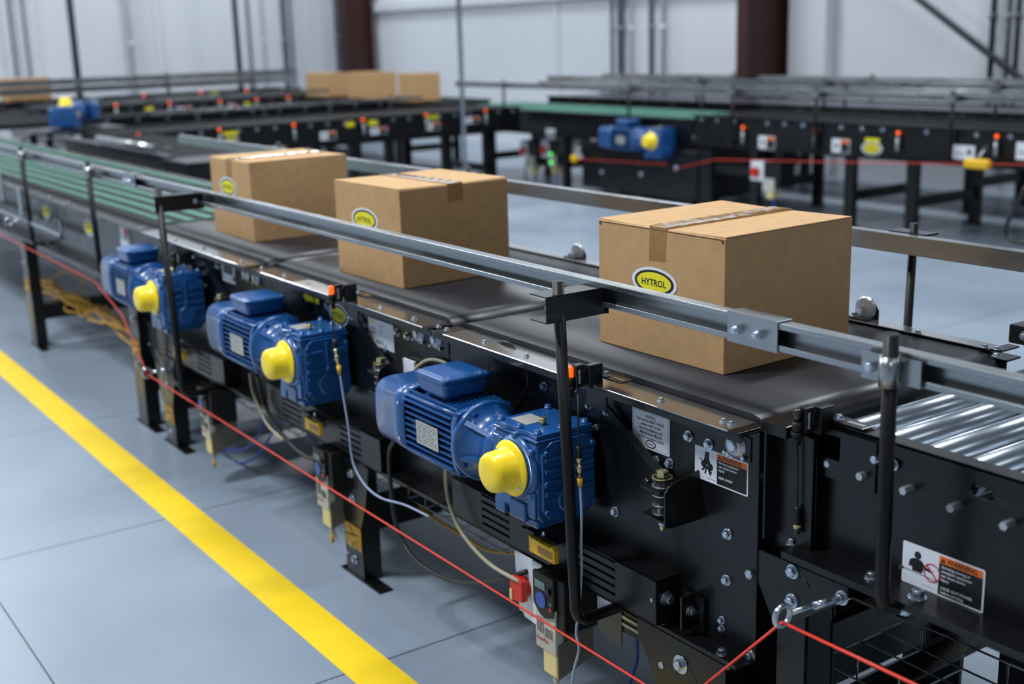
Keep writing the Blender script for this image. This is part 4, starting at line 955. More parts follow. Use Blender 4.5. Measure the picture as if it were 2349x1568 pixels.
P(MB().poly(Fr((-2.235, 1.536, .318)), [(-.026, -.032), (-.012, -.036), (.024, -.030), (.024, .022), (.006, .032), (-.02, .028), (-.028, .01)], 0, .018), 'handle', 'red', r, bevel=.003)
P(MB().tube([(-2.235+.03*cos(a), 1.5435, .318+.036*sin(a)) for a in [pi*.95-k*.16 for k in range(9)]], .0012, 6), 'arrow_mark', 'ink', r)
P(MB().box((-2.259, 1.515, .284), (-2.250, 1.518, .310)), 'handle_lock', 'ivory', r)
P(MB().box((-2.27, 1.55, .24), (-2.17, 1.60, .385)), 'switch_box', 'greyp', r)

def cable(name, label, pts, r_, m, cat='cable', group=None, sub=6):
    t = MB().tube(pts, r_, 8, sub=sub).build(name, m); tag(t, label, cat, group); return t
def pxl(l, y): return [FY(u, v, yy) for (u, v), yy in zip(l, y if isinstance(y, (list, tuple)) else [y]*len(l))]
def sensor_cable(label, lead, conn, sleeve, line, y):
    t = thing('sensor_cable', label, 'cable', FY(*lead[0], y))
    P(MB().tube(pxl(lead, y), .0022, 8), 'lead', 'cabblk', t)
    a, b = pxl(conn, y); d_ = (b-a); L_ = d_.length
    P(MB().lathe([(0, .0055), (.012, .0065), (.025, .006)], a-d_.normalized()*.027, d_, 12), 'plug', 'blackp', t)
    P(MB().lathe([(0, .0065), (L_*.2, .0065), (L_*.22, .004), (L_*.36, .004), (L_*.4, .007), (L_*.7, .007), (L_*.72, .0045), (L_, .0045)], a, d_, 12), 'connector', 'conn', t)
    a, b = pxl(sleeve, y); P(MB().lathe([(0, .0065), ((b-a).length, .0055)], a, b-a, 12), 'sleeve', 'cabyel', t, label='yellow sleeve')
    P(MB().tube(pxl(line, y), .0032, 8, sub=5), 'cord', 'cabgrey', t)
sensor_cable('pale grey sensor cable with yellow sleeve hanging right of the nearest motor', [(1326, 905), (1327, 1000), (1327, 1030)], [(1328, 1050), (1330, 1095)], [(1330, 1096), (1331, 1114)],
             [(1331, 1112), (1334, 1180), (1333, 1250), (1334, 1310), (1328, 1400), (1322, 1450), (1328, 1490), (1316, 1540), (1310, 1600)], 1.475)
sensor_cable('pale grey sensor cable with yellow sleeve hanging between the two nearest motors', [(758, 700), (765, 760), (769, 795)], [(770, 800), (776, 838)], [(776, 838), (780, 858)],
             [(780, 858), (788, 910), (800, 985), (806, 1040), (815, 1075), (840, 1115), (875, 1142), (930, 1158), (985, 1185)], 1.46)
t = thing('sensor_cable', 'short black sensor lead with brass-ringed plug on the roller frame', 'cable', FY(1829, 985, 1.64))
P(MB().tube(pxl([(1829, 990), (1829, 1080), (1829, 1155)], 1.632), .0022, 8), 'lead', 'cabblk', t)
a, b = FY(1828, 1160, 1.632), FY(1829, 1222, 1.632); P(MB().lathe([(0, .004), (.012, .006), (.03, .0075), (.04, .006)], a, b-a, 14), 'plug', 'blackp', t); P(MB().lathe([(0, .0085), (.006, .0085), (.008, .006), (.018, .0055)], a.lerp(b, .68), b-a, 14), 'connector', 'conn', t)

cable('power_cable', 'thick black power cable looping below the nearest blue motor', pxl([(905, 1010), (893, 1040), (896, 1110), (907, 1195), (935, 1262), (985, 1308), (1050, 1334), (1120, 1333), (1190, 1316), (1220, 1305)], [1.53]*9+[1.56]), .0065, 'cabblk')
cable('power_cable', 'ivory cable curving down below the nearest blue motor', pxl([(1023, 1070), (1023, 1105), (1030, 1150), (1050, 1205), (1085, 1255), (1130, 1298), (1190, 1332), (1215, 1340)], [1.5]+[1.52]*6+[1.56]), .0052, 'cabivory')
cable('power_cable', 'black cable drooping under the second blue motor', pxl([(590, 860), (600, 905), (622, 960), (660, 1010), (700, 1045), (730, 1055)], [1.5]+[1.53]*5), .0065, 'cabblk')
cable('power_cable', 'olive-ivory cable hanging from the second blue motor', pxl([(573, 855), (578, 890), (592, 930), (615, 975), (650, 1010)], 1.51), .005, 'cabivory')
cable('power_cable', 'black cable drooping below the farthest left blue motor', pxl([(345, 740), (348, 790), (362, 830), (385, 860), (410, 885)], 1.54), .0065, 'cabblk')
cable('power_cable', 'ivory cable dropping from the farthest left blue motor', pxl([(372, 750), (374, 800), (372, 850), (376, 900)], 1.54), .004, 'cabivory')
cable('power_cable', 'ivory cable arching behind the nearest motor lid', pxl([(943, 880), (950, 850), (975, 828), (1000, 825), (1025, 835), (1040, 860)], [1.56, 1.58, 1.595, 1.6, 1.6, 1.6]), .0048, 'cabivory')
cable('control_cable', 'dark blue cable pair hanging beside the right broad stand', pxl([(1456, 1440), (1462, 1480), (1460, 1520), (1448, 1555), (1440, 1600)], 1.72), .004, 'cabblue')
cable('control_cable', 'blue cable loop under the line, lower of the two loops', pxl([(505, 1020), (520, 1045), (550, 1062), (590, 1045), (620, 1000), (640, 960)], 1.68), .004, 'cabblue')
cable('control_cable', 'blue cable loop under the line, upper of the two loops', pxl([(508, 1028), (540, 1032), (575, 1022), (600, 985), (605, 950)], 1.66), .004, 'cabblue')
cable('control_cable', 'thin pale cable trailing to the floor near the middle drive', pxl([(768, 1215), (775, 1240), (790, 1258), (800, 1270)], 1.53), .0022, 'cabgrey')
cable('control_cable', 'yellow cable lying along the wire tray near the nearest motor', pxl([(960, 1160), (1000, 1190), (1040, 1215), (1080, 1240), (1120, 1262), (1165, 1268), (1200, 1272)], 1.76), .0045, 'cabyel')
t = MB().box((-2.87, 1.597, .70), (-2.81, 1.6045, .745)).build('white_card', 'white'); tag(t, 'small white card fixed behind the nearest motor lid', 'card')
r = thing('junction_block', 'small black and silver switch block behind the blue cable pair', 'junction block', (-1.95, 1.75, .3))
a = FY(1455, 1440, 1.72); P(MB().box((a.x-.06, 1.70, a.z-.01), (a.x+.055, 1.74, a.z+.045)), 'body', 'black', r)
for k_ in range(2): P(MB().box((a.x-.055, 1.697, a.z+.008+k_*.018), (a.x+.05, 1.70, a.z+.016+k_*.018)), 'silver_strip', 'galv', r)
r = thing('hanging_bracket', 'black sheet bracket hanging behind the nearest drive', 'bracket', (-2.0, 1.7, .3))
P(MB().poly(Fr((0, 1.70, 0)), [(FY(u, v, 1.70).x, FY(u, v, 1.70).z) for u, v in ((1375, 1410), (1428, 1395), (1428, 1480), (1376, 1445))], 0, .004), 'sheet', 'taupe', r)

# red emergency cord with eye bolts
Y2 = 1.46
E1 = FY(338, 855, Y2); E2 = FY(1795, 1412, Y2); LOW = Vector((-1.60, Y2, .325))
pts = [FY(-120, 477, 1.53), FY(0, 537, 1.53), FY(218, 646, 1.585), FY(280, 722, 1.56), E1+Vector((0, 0, -.006))]
r = thing('pull_cord', 'thin red emergency pull cord stretched along the near side of the line', 'cord', E1)
P(MB().tube(pts, .0027, 8), 'cord', 'rope', r)
P(MB().tube([E1+Vector((0, 0, -.006)), (E1+LOW)/2+Vector((0, 0, -.004)), LOW, E2+Vector((0, 0, -.012))], .0027, 8), 'cord', 'rope', r)
P(MB().tube([E2+Vector((0, 0, -.012)), FY(2100, 1570, Y2), FY(2400, 1730, Y2)], .0027, 8), 'cord', 'rope', r)
def eyebolt(label, c_, yend):
    r = thing('eye_bolt', label, 'eye bolt', c_, 'eye bolts guiding the red cord'); n = 20; R0 = .0185
    rings = []
    mb = MB(); b0 = 0
    vs = []; fs = []
    for i in range(n):
        a = 2*pi*i/n
        for k in range(8):
            b = 2*pi*k/8; rr_ = R0+.0052*cos(b); vs.append((c_.x+.0052*sin(b), c_.y+rr_*cos(a), c_.z+rr_*sin(a)))
    for i in range(n):
        for k in range(8): fs.append((i*8+k, ((i+1) % n)*8+k, ((i+1) % n)*8+(k+1) % 8, i*8+(k+1) % 8))
    mb.add(vs, fs, True); P(mb, 'ring', 'zinc', r)
    s_ = c_+Vector((0, .020, 0)); e_ = Vector((c_.x, yend, c_.z-.012)) if yend > 1.6 else Vector((c_.x, yend, c_.z))
    P(MB().cyl(s_, s_.lerp(e_, .6), .0048, n=12).cyl(s_.lerp(e_, .45), s_.lerp(e_, .9), .007, n=12), 'shank', 'zinc', r)
    P(MB().bolt(e_, s_-e_, .0105, .009, 1.3), 'nut', 'zinc', r)
eyebolt('big shiny eye bolt holding the red cord under the bare rollers', E2, 1.613)
eyebolt('small eye bolt holding the red cord beside the left floor stands', E1, 1.558)
eyebolt('blurred eye bolt near the left edge, above the red cord', FY(20, 508, 1.48), 1.60)

# wire mesh cable tray under the line
def tray(x0, x1, y0, y1, z0, z1, label):
    mb = MB(); y = y0
    for yy, zz in ((y0, z1), (y0, z0), ((y0*2+y1)/3, z0), ((y0+2*y1)/3, z0), (y1, z0), (y1, z1)): mb.cyl((x0, yy, zz), (x1, yy, zz), .0022, n=6)
    x = x0
    while x <= x1+1e-6: mb.tube([(x, y0, z1), (x, y0, z0), (x, y1, z0), (x, y1, z1)], .0022, 6); x += .1
    t = mb.build('wire_cable_tray', 'galv'); tag(t, label, 'cable tray')
tray(-4.7, -2.45, 1.72, 1.87, .235, .29, 'wire mesh cable tray under the middle of the box line')
tray(-1.55, -1.0, 1.80, 2.0, .33, .385, 'short wire mesh cable tray under the bare rollers')
tray(-7.6, -5.2, 1.78, 1.98, .38, .44, 'wire mesh cable tray under the green strip belts')
rnd = random.Random(5); mb = MB()
for k_ in range(9):
    pts = []; f_ = 0.; pa, pb = FY(80, 645, 1.74), FY(325, 775, 1.74)
    while f_ < 1.: pts.append(pa.lerp(pb, f_)+Vector((0, rnd.uniform(-.05, .05), rnd.uniform(-.045, .045)))); f_ += rnd.uniform(.08, .16)
    mb.tube(pts, .0045, 6, sub=4)
t = mb.build('cable_bundle', 'cabyel'); t['kind'] = 'stuff'; tag(t, 'tangle of yellow cables hanging under the left part of the line', 'cables')
cable('control_cable', 'yellow cable arching under the green belts, left of the motors', pxl([(110, 655), (140, 625), (180, 632), (185, 650), (175, 690)], 1.8), .005, 'cabyel')

# ================================================================== LINES IN THE BACKGROUND
def far_line(label, O, ang, L, W, zt, h, bed='roller', legs=(), bolts_at=(), group=None, marks=(), rollers=True, bedmat=None, name='conveyor'):
    r = thing(name, label, 'conveyor', (O[0], O[1], 0), group); r.rotation_euler = (0, 0, ang)
    B = lambda mb, nm, m, lab=None, par=None: (lambda o: (o.__setitem__('label', lab) if lab else None, o)[1])(mb.build(nm, m, par or r))
    for y0, sg in ((0, 1), (W, -1)):
        mb = MB(); mb.box((0, y0, zt-h), (L, y0+sg*.006, zt)); mb.box((0, y0-sg*.05, zt-.006), (L, y0+sg*.006, zt)); mb.box((0, y0-sg*.05, zt-h), (L, y0, zt-h+.005)); B(mb, 'side_frame', 'black')
    if bed == 'roller':
        mb = MB(); mb.box((0, .01, zt-.12), (L, W-.01, zt-.06)); B(mb, 'bed_pan', 'blackp')
        n = min(int(L/.15), 90); 
        if ('rl', round(W, 2)) not in BM: t_ = MB().cyl((0, 0, 0), (0, W-.02, 0), .03, n=12).build('x', 'roller'); BM[('rl', round(W, 2))] = t_.data; bpy.data.objects.remove(t_)
        for i in range(n):
            o = bpy.data.objects.new('roller', BM[('rl', round(W, 2))]); col.objects.link(o); o.parent = r; o.location = (L*(i+.5)/n, .01, zt-.025)
    elif bed == 'green':
        for k in range(4): B(MB().box((0, .04+k*W/4.3, zt-.02), (L, .04+k*W/4.3+W*.19, zt+.004)), 'green_strip', 'green')
        B(MB().box((0, .02, zt-.12), (L, W-.02, zt-.03)), 'bed_pan', 'blackp')
    else:
        B(MB().box((0, .02, zt-.06), (L, W-.02, zt-.014)), 'belt', bedmat or 'matblack')
    for x in legs:
        for yy in (0.0, W-.06):
            mb = MB(); mb.box((x, yy, 0), (x+.09, yy+.06, zt-h)); mb.box((x-.03, yy-.01, 0), (x+.12, yy+.07, .008)); B(mb, 'leg', 'black')
        B(MB().box((x+.02, .06, .22), (x+.07, W-.06, .30)), 'cross_beam', 'black')
    for x in bolts_at: B(MB().bolt((x, 0, zt-.045), YN, .014, .01), 'bolt', 'zinc')
    for x, z, w_, h_, kind in marks:
        fr = Fr((x, -.0005, z))
        if kind == 'warn':
            e = B(MB().poly(fr, [(0, 0), (w_, 0), (w_, h_), (0, h_)], 0, .002), 'warning_label', 'white'); B(MB().fbox(fr, w_*.5, w_*.97, h_*.05, h_*.7, .002, .003), 'black_panel', 'ink', par=e); B(MB().fbox(fr, w_*.5, w_*.97, h_*.7, h_*.95, .002, .003), 'orange_band', 'orange', par=e)
            B(MB().poly(fr, ellipse(w_*.25, h_*.5, w_*.09, h_*.18, 14), .002, .003), 'pictogram', 'ink', par=e)
        elif kind == 'oval':
            e = B(MB().poly(fr, ellipse(0, 0, w_/2, h_/2), 0, .002), 'oval_sticker', 'white'); B(MB().poly(fr, ellipse(0, 0, w_*.43, h_*.41), .002, .003), 'black_ring', 'ink', par=e); B(MB().poly(fr, ellipse(0, 0, w_*.38, h_*.33), .003, .004), 'yellow_oval', 'yelink', par=e)
            B(MB().text(fr, 'HYTROL', 0, -h_*.12, h_*.3, .005, 'C', wmax=w_*.58), 'lettering', 'ink', par=e)
        elif kind == 'yellow': B(MB().fbox(fr, 0, w_, 0, h_, 0, .002), 'yellow_sticker', 'yelink')
        elif kind == 'plate':
            e = B(MB().fbox(fr, 0, w_, 0, h_, 0, .002), 'data_label', 'white'); B(MB().fbox(fr, w_*.65, w_*.85, h_*.35, h_*.75, .002, .003), 'printed_block', 'inkgrey', par=e); B(MB().fbox(fr, w_*.1, w_*.5, h_*.35, h_*.45, .002, .003), 'printed_line', 'inkgrey', par=e)
    return r
def small_sensor(label, p, n, group, lit=True, s=1.5):
    r = thing('photo_sensor', label, 'sensor', p, group); p = Vector(p); n = Vector(n)
    P(MB().cyl(p+n*.03, p+n*.03+Vector((0, 0, .016*s)), .007*s, .0075*s, n=12), 'lens', 'lensfar' if lit else 'lensoff', r)
    P(MB().box(p+n*.012-Vector((.012, .012, .012)), p+n*.045+Vector((.012, .012, -.001))), 'body', 'blackp', r)
    P(MB().cyl(p+n*.03+Vector((0, 0, -.085*s)), p+n*.03+Vector((0, 0, -.015)), .010*s, n=10), 'connector', 'alu', r)
    return r
# --- line A, parallel to the box line (frame plane y = 7.8)
AY_ = 7.8
def fa(u, v): return FY(u, v, AY_)
xa = fa(1593, 275).x; ZA = .845
mk = []
for u0, v0, u1, v1, kd in ((1740, 340, 1778, 313, 'warn'), (1908, 349, 1950, 320, 'warn'), (2186, 364, 2237, 335, 'plate'), (1985, 325, 2018, 318, 'yellow')):
    a, b = fa(u0, v0), fa(u1, v1); mk.append((a.x-xa, a.z, b.x-a.x, b.z-a.z, kd))
a = fa(2000, 340); mk.append((a.x-xa, a.z, .20, .105, 'oval')); a = fa(2330, 365); mk.append((a.x-xa, a.z, .2, .12, 'plate'))
far_line('long far black conveyor behind the largest box, with warning labels and oval sticker', (xa, AY_), 0, 9.5, .85, ZA, .27, 'belt',
         legs=[FY(u, 420, AY_).x-xa-.04 for u in (1728, 1945, 2088)]+[3.6, 5.4, 7.4], bolts_at=[fa(u, 285).x-xa for u in (1609, 1645, 1685, 1760, 1800, 1842, 1930, 1978, 2025, 2127, 2184, 2242, 2320)], marks=mk)
far_line('far green strip conveyor behind the middle box, leading to the blue motor', (fa(1050, 240).x, AY_), 0, xa-fa(1050, 240).x-.02, .85, .80, .25, 'green', legs=[.6, 2.0],
         marks=[(fa(1380, 330).x-fa(1050, 240).x, fa(1380, 330).z+.03, .17, .10, 'warn'), (fa(1253, 318).x-fa(1050, 240).x, fa(1253, 318).z, .16, .11, 'plate')])
far_line('far conveyor carrying the three distant boxes in the back corner', (-17.6, 7.5), 0, 5.0, .9, .84, .2, 'belt', legs=[.5, 2.4, 4.2])
far_line('rearmost conveyor in front of the back wall', (-12.3, 9.05), 0, 14, .8, .86, .16, 'belt', legs=[1, 3.4, 5.9, 8.3, 10.7], bolts_at=[.45*k for k in range(1, 30)], bedmat='purpbelt')
# rails of line A and the rearmost line
def far_rail(label, x0, x1, y, zt, zb, posts, yfoot=None, open_=1, group=None):
    t = thing('guard_rail', label, 'guard rail', (x0, y, zb), group)
    channel(x0, x1, t, y, y+.035*open_, zt, zb)
    for x_ in posts:
        P(MB().tube([(x_, y-.03, zt+.03), (x_, y-.03, .62), (x_, y+.03, .60)], .014, 10), 'post', 'rod', t)
        P(MB().box((x_-.05, y-.05, zb), (x_+.03, y+.002, zt)), 'post_clamp', 'galv', t)
far_rail('guard rail on the near side of the far black conveyor', -12.4, 1.2, 7.79, 1.080, 1.025, [fa(u, 240).x for u in (1163, 1450, 1688, 1880, 2193)])
far_rail('guard rail on the far side of the far black conveyor', -12.0, 1.2, 8.72, 1.05, .99, [-9.2, -7.4, -5.9], open_=-1)
far_rail('guard rail beside the rearmost conveyor, wall side', -12.3, 1.6, 9.93, 1.085, .90, [-10, -8.1, -6.3], open_=-1)
far_rail('guard rail in front of the rearmost conveyor', -12.3, 1.6, 9.02, 1.095, 1.035, [-9.6, -7.9, -6.1])
# sensors and lamps on line A
for i, (u, v, l) in enumerate(((1710, 290, 'first glowing orange sensor from the left on the far black conveyor'), (1875, 297, 'second glowing orange sensor from the left on the far black conveyor'),
                               (2066, 303, 'third glowing orange sensor from the left on the far black conveyor'), (2292, 311, 'rightmost glowing orange sensor on the far black conveyor'),
                               (1160, 260, 'bright orange sensor at the left end of the far green strip conveyor'))):
    p = fa(u, v+5); small_sensor(l, (p.x, AY_, p.z), (0, -1, 0), 'sensors on the far lines')
# enclosure under the far motor
a, b = FY(1332, 428, 7.72), FY(1595, 355, 7.72)
r = thing('drive_enclosure', 'black drive enclosure under the far blue motor', 'enclosure', (a.x, 7.75, a.z))
P(MB().box((a.x, 7.74, a.z), (b.x, 8.6, b.z+.03)), 'housing', 'black', r, bevel=.01)
for u, v in ((1380, 395), (1470, 400), (1550, 385)): P(MB().bolt(FY(u, v, 7.74), YN, .02, .01), 'bolt', 'zinc', r)
P(MB().box((FY(1600, 400, 7.75).x, 7.76, 0), (FY(1620, 400, 7.75).x+.05, 7.86, .55)), 'leg', 'black', r); P(MB().box((FY(1560, 400, 7.75).x, 7.76, 0), (FY(1575, 400, 7.75).x+.05, 7.86, .3)), 'leg', 'black', r)
P(MB().box((FY(1600, 400, 7.75).x, 7.79, .34), (FY(1725, 400, 7.75).x, 7.84, .42)), 'cross_beam', 'black', r)
# switch and drive hanging from line A
def far_drive(label, u, v0, v1, y, red=True, green=False):
    a, b = FY(u, v1, y), FY(u, v0, y); r = thing('motor_drive', label, 'motor drive', a, 'far motor drives'); h_ = b.z-a.z
    P(MB().box((a.x-.06, y, a.z+h_*.45), (a.x+.10, y+.12, b.z)), 'switch_plate', 'white', r)
    if red: P(MB().lathe([(0, .045), (.03, .04)], (a.x+.0, y, a.z+h_*.68), YN, 14), 'handle', 'red', r)
    P(MB().box((a.x+.11, y-.02, a.z+h_*.3), (a.x+.30, y+.15, b.z)), 'housing', 'blackp', r)
    P(MB().box((a.x+.11, y-.03, a.z+h_*.2), (a.x+.24, y+.10, a.z+h_*.55)), 'front_cover', 'greyp', r)
    P(MB().box((a.x+.15, y-.02, a.z), (a.x+.22, y+.06, a.z+h_*.25)), 'lower_cover', 'ivory', r)
    if green:
        for k_ in (0, 1): P(MB().lathe([(0, .014), (.012, .012)], (a.x+.16, y-.03, a.z+h_*(.34+.26*k_)), YN, 12), 'green_lamp', 'greenlamp', r, label='lit green lamp')
    P(MB().tube([(a.x+.18, y+.02, a.z+.02), (a.x+.20, y+.02, a.z-.10), (a.x+.17, y+.02, .01)], .012, 8, sub=4), 'cable', 'cabblue', r)
    P(MB().tube([(a.x+.02, y+.03, a.z+h_*.45), (a.x-.02, y+.03, a.z-.05), (a.x+.03, y+.03, .01)], .010, 8, sub=4), 'cable', 'cabblk', r)
    P(MB().box((a.x-.02, y+.12, b.z-.05), (a.x+.2, y+.30, b.z+.16)), 'hanger', 'black', r)
far_drive('motor drive with round red handle, hanging under the far black conveyor', 1733, 368, 450, 7.78)
far_drive('drive with two green lamps under the far green strip conveyor', 1250, 320, 395, 7.9, True, True)
far_drive('far grey motor drive left of the one with green lamps', 1202, 322, 395, 7.95)
a, b = FY(1295, 352, 7.9), FY(1330, 320, 7.9)
r = thing('control_cabinet', 'pale grey control cabinet beside the far drive enclosure', 'cabinet', a); P(MB().box((a.x-.12, 7.9, a.z), (b.x, 8.05, b.z)), 'body', 'greyp', r); P(MB().box((a.x-.02, 7.895, a.z+.02), (a.x, 7.9, b.z-.02)), 'door_gap', 'ink', r)
# red cord and yellow switches on line A
r = thing('pull_cord', 'blurred dark red pull cord along the far black conveyor', 'cord', FY(1334, 365, 7.6))
P(MB().tube([FY(1320, 364, 7.62), FY(1530, 377, 7.62)], .003, 8), 'cord', 'rope', r)
P(MB().tube([FY(1545, 388, 7.62), FY(1640, 366, 7.62), FY(2000, 373, 7.62), FY(2420, 378, 7.62)], .003, 8), 'cord', 'rope', r)
for u, v, l in ((2242, 376, 'orange-yellow cord switch on the far red cord'), (1318, 364, 'small orange cord switch at the left end of the far red cord')):
    p = FY(u, v, 7.62); s_ = 1 if u > 2000 else .4
    r = thing('cord_switch', l, 'switch', p); P(MB().box(p-Vector((.10*s_, .03, .035)), p+Vector((.10*s_, .03, .035))), 'body', 'amber', r, bevel=.02); P(MB().cyl(p+Vector((0, 0, .03)), p+Vector((0, .1, .12)), .012), 'mount', 'galv', r)
# far big motor needs its bracket, the left one its table
# --- lines running away from the camera at left (frame plane x = const, seen from +x)
def perp(label, X, y0, y1, W, zt, h, legs, leds, marks=(), boltn=0, group=None, bed='belt'):
    r = far_line(label, (X, y0), pi/2, y1-y0, W, zt, h, bed, legs=legs, bolts_at=[(y1-y0)*(k+.5)/boltn for k in range(boltn)] if boltn else (), group=group, marks=marks)
    return r
def mkx(X, y0, l):
    o = []
    for u0, v0, u1, v1, kd in l:
        a, b = FX(u0, v0, X), FX(u1, v1, X)
        o.append((a.y-y0, a.z, b.y-a.y, b.z-a.z, kd) if kd != 'oval' else ((a.y+b.y)/2-y0, (a.z+b.z)/2, b.y-a.y, b.z-a.z, kd))
    return o
X1 = -10.62
perp('nearest of the black conveyors running toward the back wall at left, dotted with orange sensors', X1, 3.2, 7.45, .85, .872, .25, [2.25, 2.65, 3.3, 3.8], [],
     mkx(X1, 3.2, ((735, 322, 770, 300, 'warn'), (850, 309, 888, 291, 'warn'), (977, 299, 1008, 279, 'warn'), (1065, 284, 1100, 267, 'warn'), (512, 312, 545, 300, 'yellow'), (515, 326, 548, 313, 'oval'), (793, 291, 812, 277, 'yellow'), (845, 288, 866, 273, 'yellow'), (980, 273, 1005, 262, 'yellow'))), boltn=24)
LB = ['nearest', 'second', 'third', 'fourth', 'fifth', 'sixth']
for i, (u, v) in enumerate(((315, 307), (500, 295), (671, 284), (830, 272), (974, 260), (1110, 250))):
    p = FX(u, v+5, X1); small_sensor('glowing orange sensor, %s from the left on the nearest cross conveyor' % ('first' if i == 0 else LB[i]), (X1, p.y, p.z), (1, 0, 0), 'sensors on the nearest cross conveyor')
X2, X3, X4 = -13.3, -15.75, -18.3
perp('second of the black conveyors running toward the back wall at left', X2, 3.5, 7.44, .8, .87, .16, [1.5, 3.4], [], boltn=12)
perp('third of the black conveyors running toward the back wall, orange sensors along it', X3, 3.6, 7.44, .8, .87, .26, [1.5, 3.4], [],
     mkx(X3, 3.6, ((333, 254, 353, 243, 'yellow'), (405, 255, 440, 244, 'warn'), (522, 250, 545, 238, 'warn'), (560, 245, 574, 234, 'yellow'))), boltn=20)
for i, (u, v) in enumerate(((264, 240), (387, 235), (503, 230), (586, 225), (660, 221))):
    p = FX(u, v+4, X3); small_sensor('orange sensor, %s from the left on the third cross conveyor' % ('first' if i == 0 else LB[i]), (X3, p.y, p.z), (1, 0, 0), 'sensors on the third cross conveyor', s=1.9)
perp('farthest of the black conveyors running toward the back wall at left', X4, 3.6, 8.6, .8, .87, .26, [1.5, 3.4], [], mkx(X4, 3.6, ((482, 219, 502, 209, 'yellow'), (205, 229, 232, 219, 'plate'))), boltn=16, bed='belt')
for i, (u, v) in enumerate(((329, 218), (459, 211), (564, 208))):
    p = FX(u, v+3, X4); small_sensor('orange sensor, %s from the left on the farthest cross conveyor' % ('first' if i == 0 else LB[i]), (X4, p.y, p.z), (1, 0, 0), 'sensors on the farthest cross conveyor', s=2.1)
def cross_rail(label, pts, zt, zb):
    a, b = Vector(pts[0]), Vector(pts[1]); L_ = (b-a).length
    t = thing('guard_rail', label, 'guard rail', (a.x, a.y, 0)); t.rotation_euler = (0, 0, math.atan2((b-a).y, (b-a).x))
    MB().prism(cprofile(0, .035, zt, zb), 'x', 0, L_).build('channel', 'galv', t, bevel=.002)
    for f in (.15, .38, .62, .86):
        MB().tube([(L_*f, -.03, zt+.03), (L_*f, -.03, .6), (L_*f, -.03, .0)], .016, 8).build('post', 'rod', t); MB().box((L_*f-.06, -.045, zb), (L_*f+.03, .001, zt)).build('post_clamp', 'galv', t)
cross_rail('upper blurred guard rail across the far left lines', ((-18.14, 3.0, 0), (-17.75, 8.3, 0)), 1.175, 1.085)
cross_rail('lower blurred guard rail across the far left lines', ((-18.2, 3.0, 0), (-18.2, 8.5, 0)), 1.06, .97)
cross_rail('guard rail beside the third cross conveyor', ((-14.9, 3.6, 0), (-14.9, 7.4, 0)), .975, .93)
cross_rail('guard rail of the second cross conveyor, catching light at its right end', ((-12.5, 4.2, 0), (-12.5, 7.4, 0)), .935, .90)
# spur between the box line and the cross conveyors
r = thing('spur_conveyor', 'black spur conveyor with grey top edge, left of the farthest big box', 'conveyor', (-10.6, 2.85, 0))
mb = MB(); mb.box((-10.55, 2.80, .66), (-7.62, 2.806, .87)); mb.box((-10.55, 2.74, .865), (-7.62, 2.81, .87)); P(mb, 'side_frame', 'black', r)
P(MB().box((-10.5, 2.745, .872), (-7.95, 2.80, .890)), 'edge_rail', 'purpbelt', r, bevel=.003)
P(MB().box((-10.5, 2.81, .80), (-7.7, 3.5, .862)), 'bed', 'matblack', r); P(MB().box((-10.55, 3.5, .66), (-7.62, 3.506, .87)), 'side_frame', 'black', r)
P(MB().box((-7.95, 2.72, .62), (-7.5, 3.3, .875)), 'end_box', 'black', r, bevel=.005)
P(MB().tube([FZ(225, 318, .93), FZ(357, 342, .93)], .028, 10), 'edge_tube', 'galv', r)
for x_ in (-9.8, -8.2):
    for y_ in (2.82, 3.42): P(MB().box((x_, y_, 0), (x_+.08, y_+.06, .66)), 'leg', 'black', r)
for u, v in ((106, 318), (138, 338), (440, 330), (385, 340)): P(MB().bolt(FZ(u, v, .875), UP, .02, .012), 'bolt', 'zinc', r)
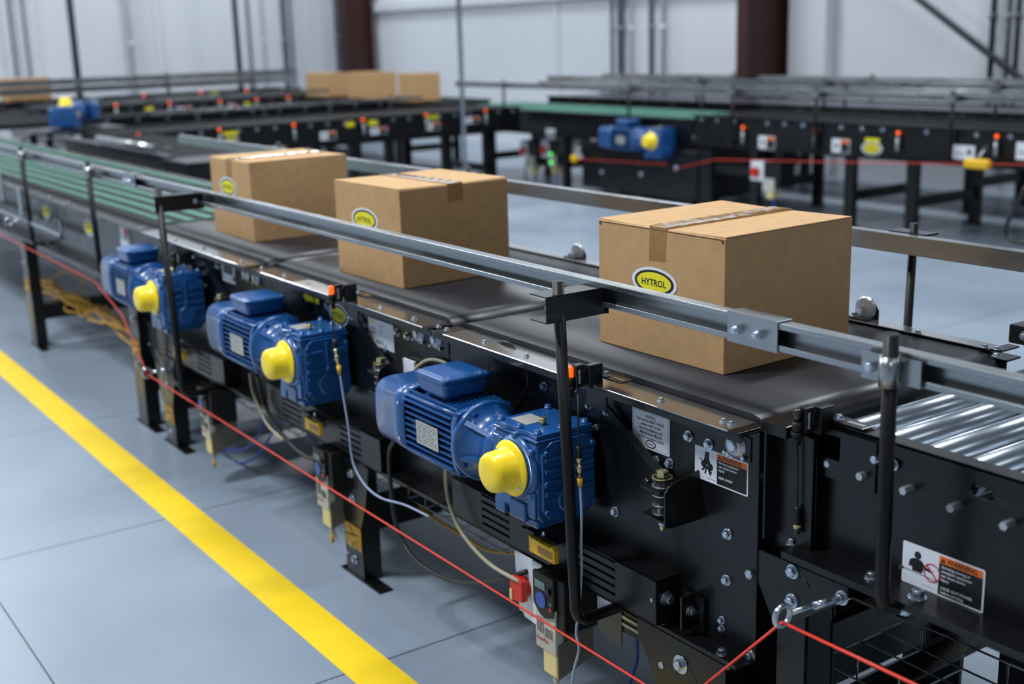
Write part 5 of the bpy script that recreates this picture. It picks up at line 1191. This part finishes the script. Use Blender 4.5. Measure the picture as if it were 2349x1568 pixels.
# supports of the two far motors
p = FX(166, 296, -11.9)
r = thing('motor_table', 'black bracket table holding the far left blue motor', 'table', (p.x-.15, p.y, 0))
P(MB().box((p.x-.5, p.y-.45, p.z-.012), (p.x+.33, p.y+.45, p.z+.004)), 'table_top', 'black', r)
for dx in (-.4, .15):
    for dy in (-.3, .2): P(MB().box((p.x+dx, p.y+dy, 0), (p.x+dx+.06, p.y+dy+.06, p.z-.012)), 'leg', 'black', r)
far_line('black low conveyor at the left edge behind the green strips', (-15.2, 2.75), 0, 2.5, .7, .90, .3, 'belt', legs=[.5, 1.9])
# far boxes
def plain_box(label, x, y, z, lx, ly, h):
    r = thing('cardboard_box', label, 'box', (x, y, z), 'distant cardboard boxes')
    P(MB().box((x, y, z), (x+lx, y+ly, z+h-.004)), 'body', 'card', r, bevel=.008)
    P(MB().box((x+.003, y+.003, z+h-.004), (x+lx-.003, y+ly/2-.002, z+h)), 'flap', 'card', r); P(MB().box((x+.003, y+ly/2+.002, z+h-.004), (x+lx-.003, y+ly-.003, z+h)), 'flap', 'card', r)
    P(MB().box((x-.001, y+ly/2-.03, z+h), (x+lx+.001, y+ly/2+.03, z+h+.002)), 'top_tape', 'ctape', r)
def fb(label, u0, u1, umid, vtop, vbot, y):
    a, b, c_ = FY(u0, vbot, y), FY(umid, vbot, y), FY(umid, vtop, y); x1 = b.x; d_ = FX(u1, vbot-2, x1); plain_box(label, a.x, y, .842, x1-a.x, max(.3, d_.y-y), c_.z-.842)
fb('leftmost of the three distant boxes in the back corner, seen through a rail', 703, 783, 752, 168, 214, 7.6)
fb('middle of the three distant boxes in the back corner', 797, 911, 857, 167, 221, 7.6)
fb('rightmost of the three distant boxes in the back corner', 915, 1011, 952, 169, 221, 7.6)
a, b = FX(30, 222, -18.2), FX(130, 222, -18.2); plain_box('single distant box at the far left edge, behind the guard rails', -18.95, a.y, .872, .5, b.y-a.y, FX(80, 179, -18.4).z-.872)
# loose cable at the right, behind the guard rail
cable('control_cable', 'thin black cable hanging at the right edge behind the rear guard rail', pxl([(2352, 430), (2330, 475), (2308, 520), (2312, 545), (2335, 556), (2352, 558)], 5.6), .012, 'cabblk')

r = thing('end_bearing', 'black bearing housing at the right photo edge, far side of the rollers', 'bearing', (-1.5, 2.43, .90))
P(MB().box((-1.56, 2.40, .903), (-1.44, 2.45, .945)), 'housing', 'black', r, bevel=.003); P(MB().bolt((-1.52, 2.40, .925), YN, .008), 'bolt', 'zinc', r)
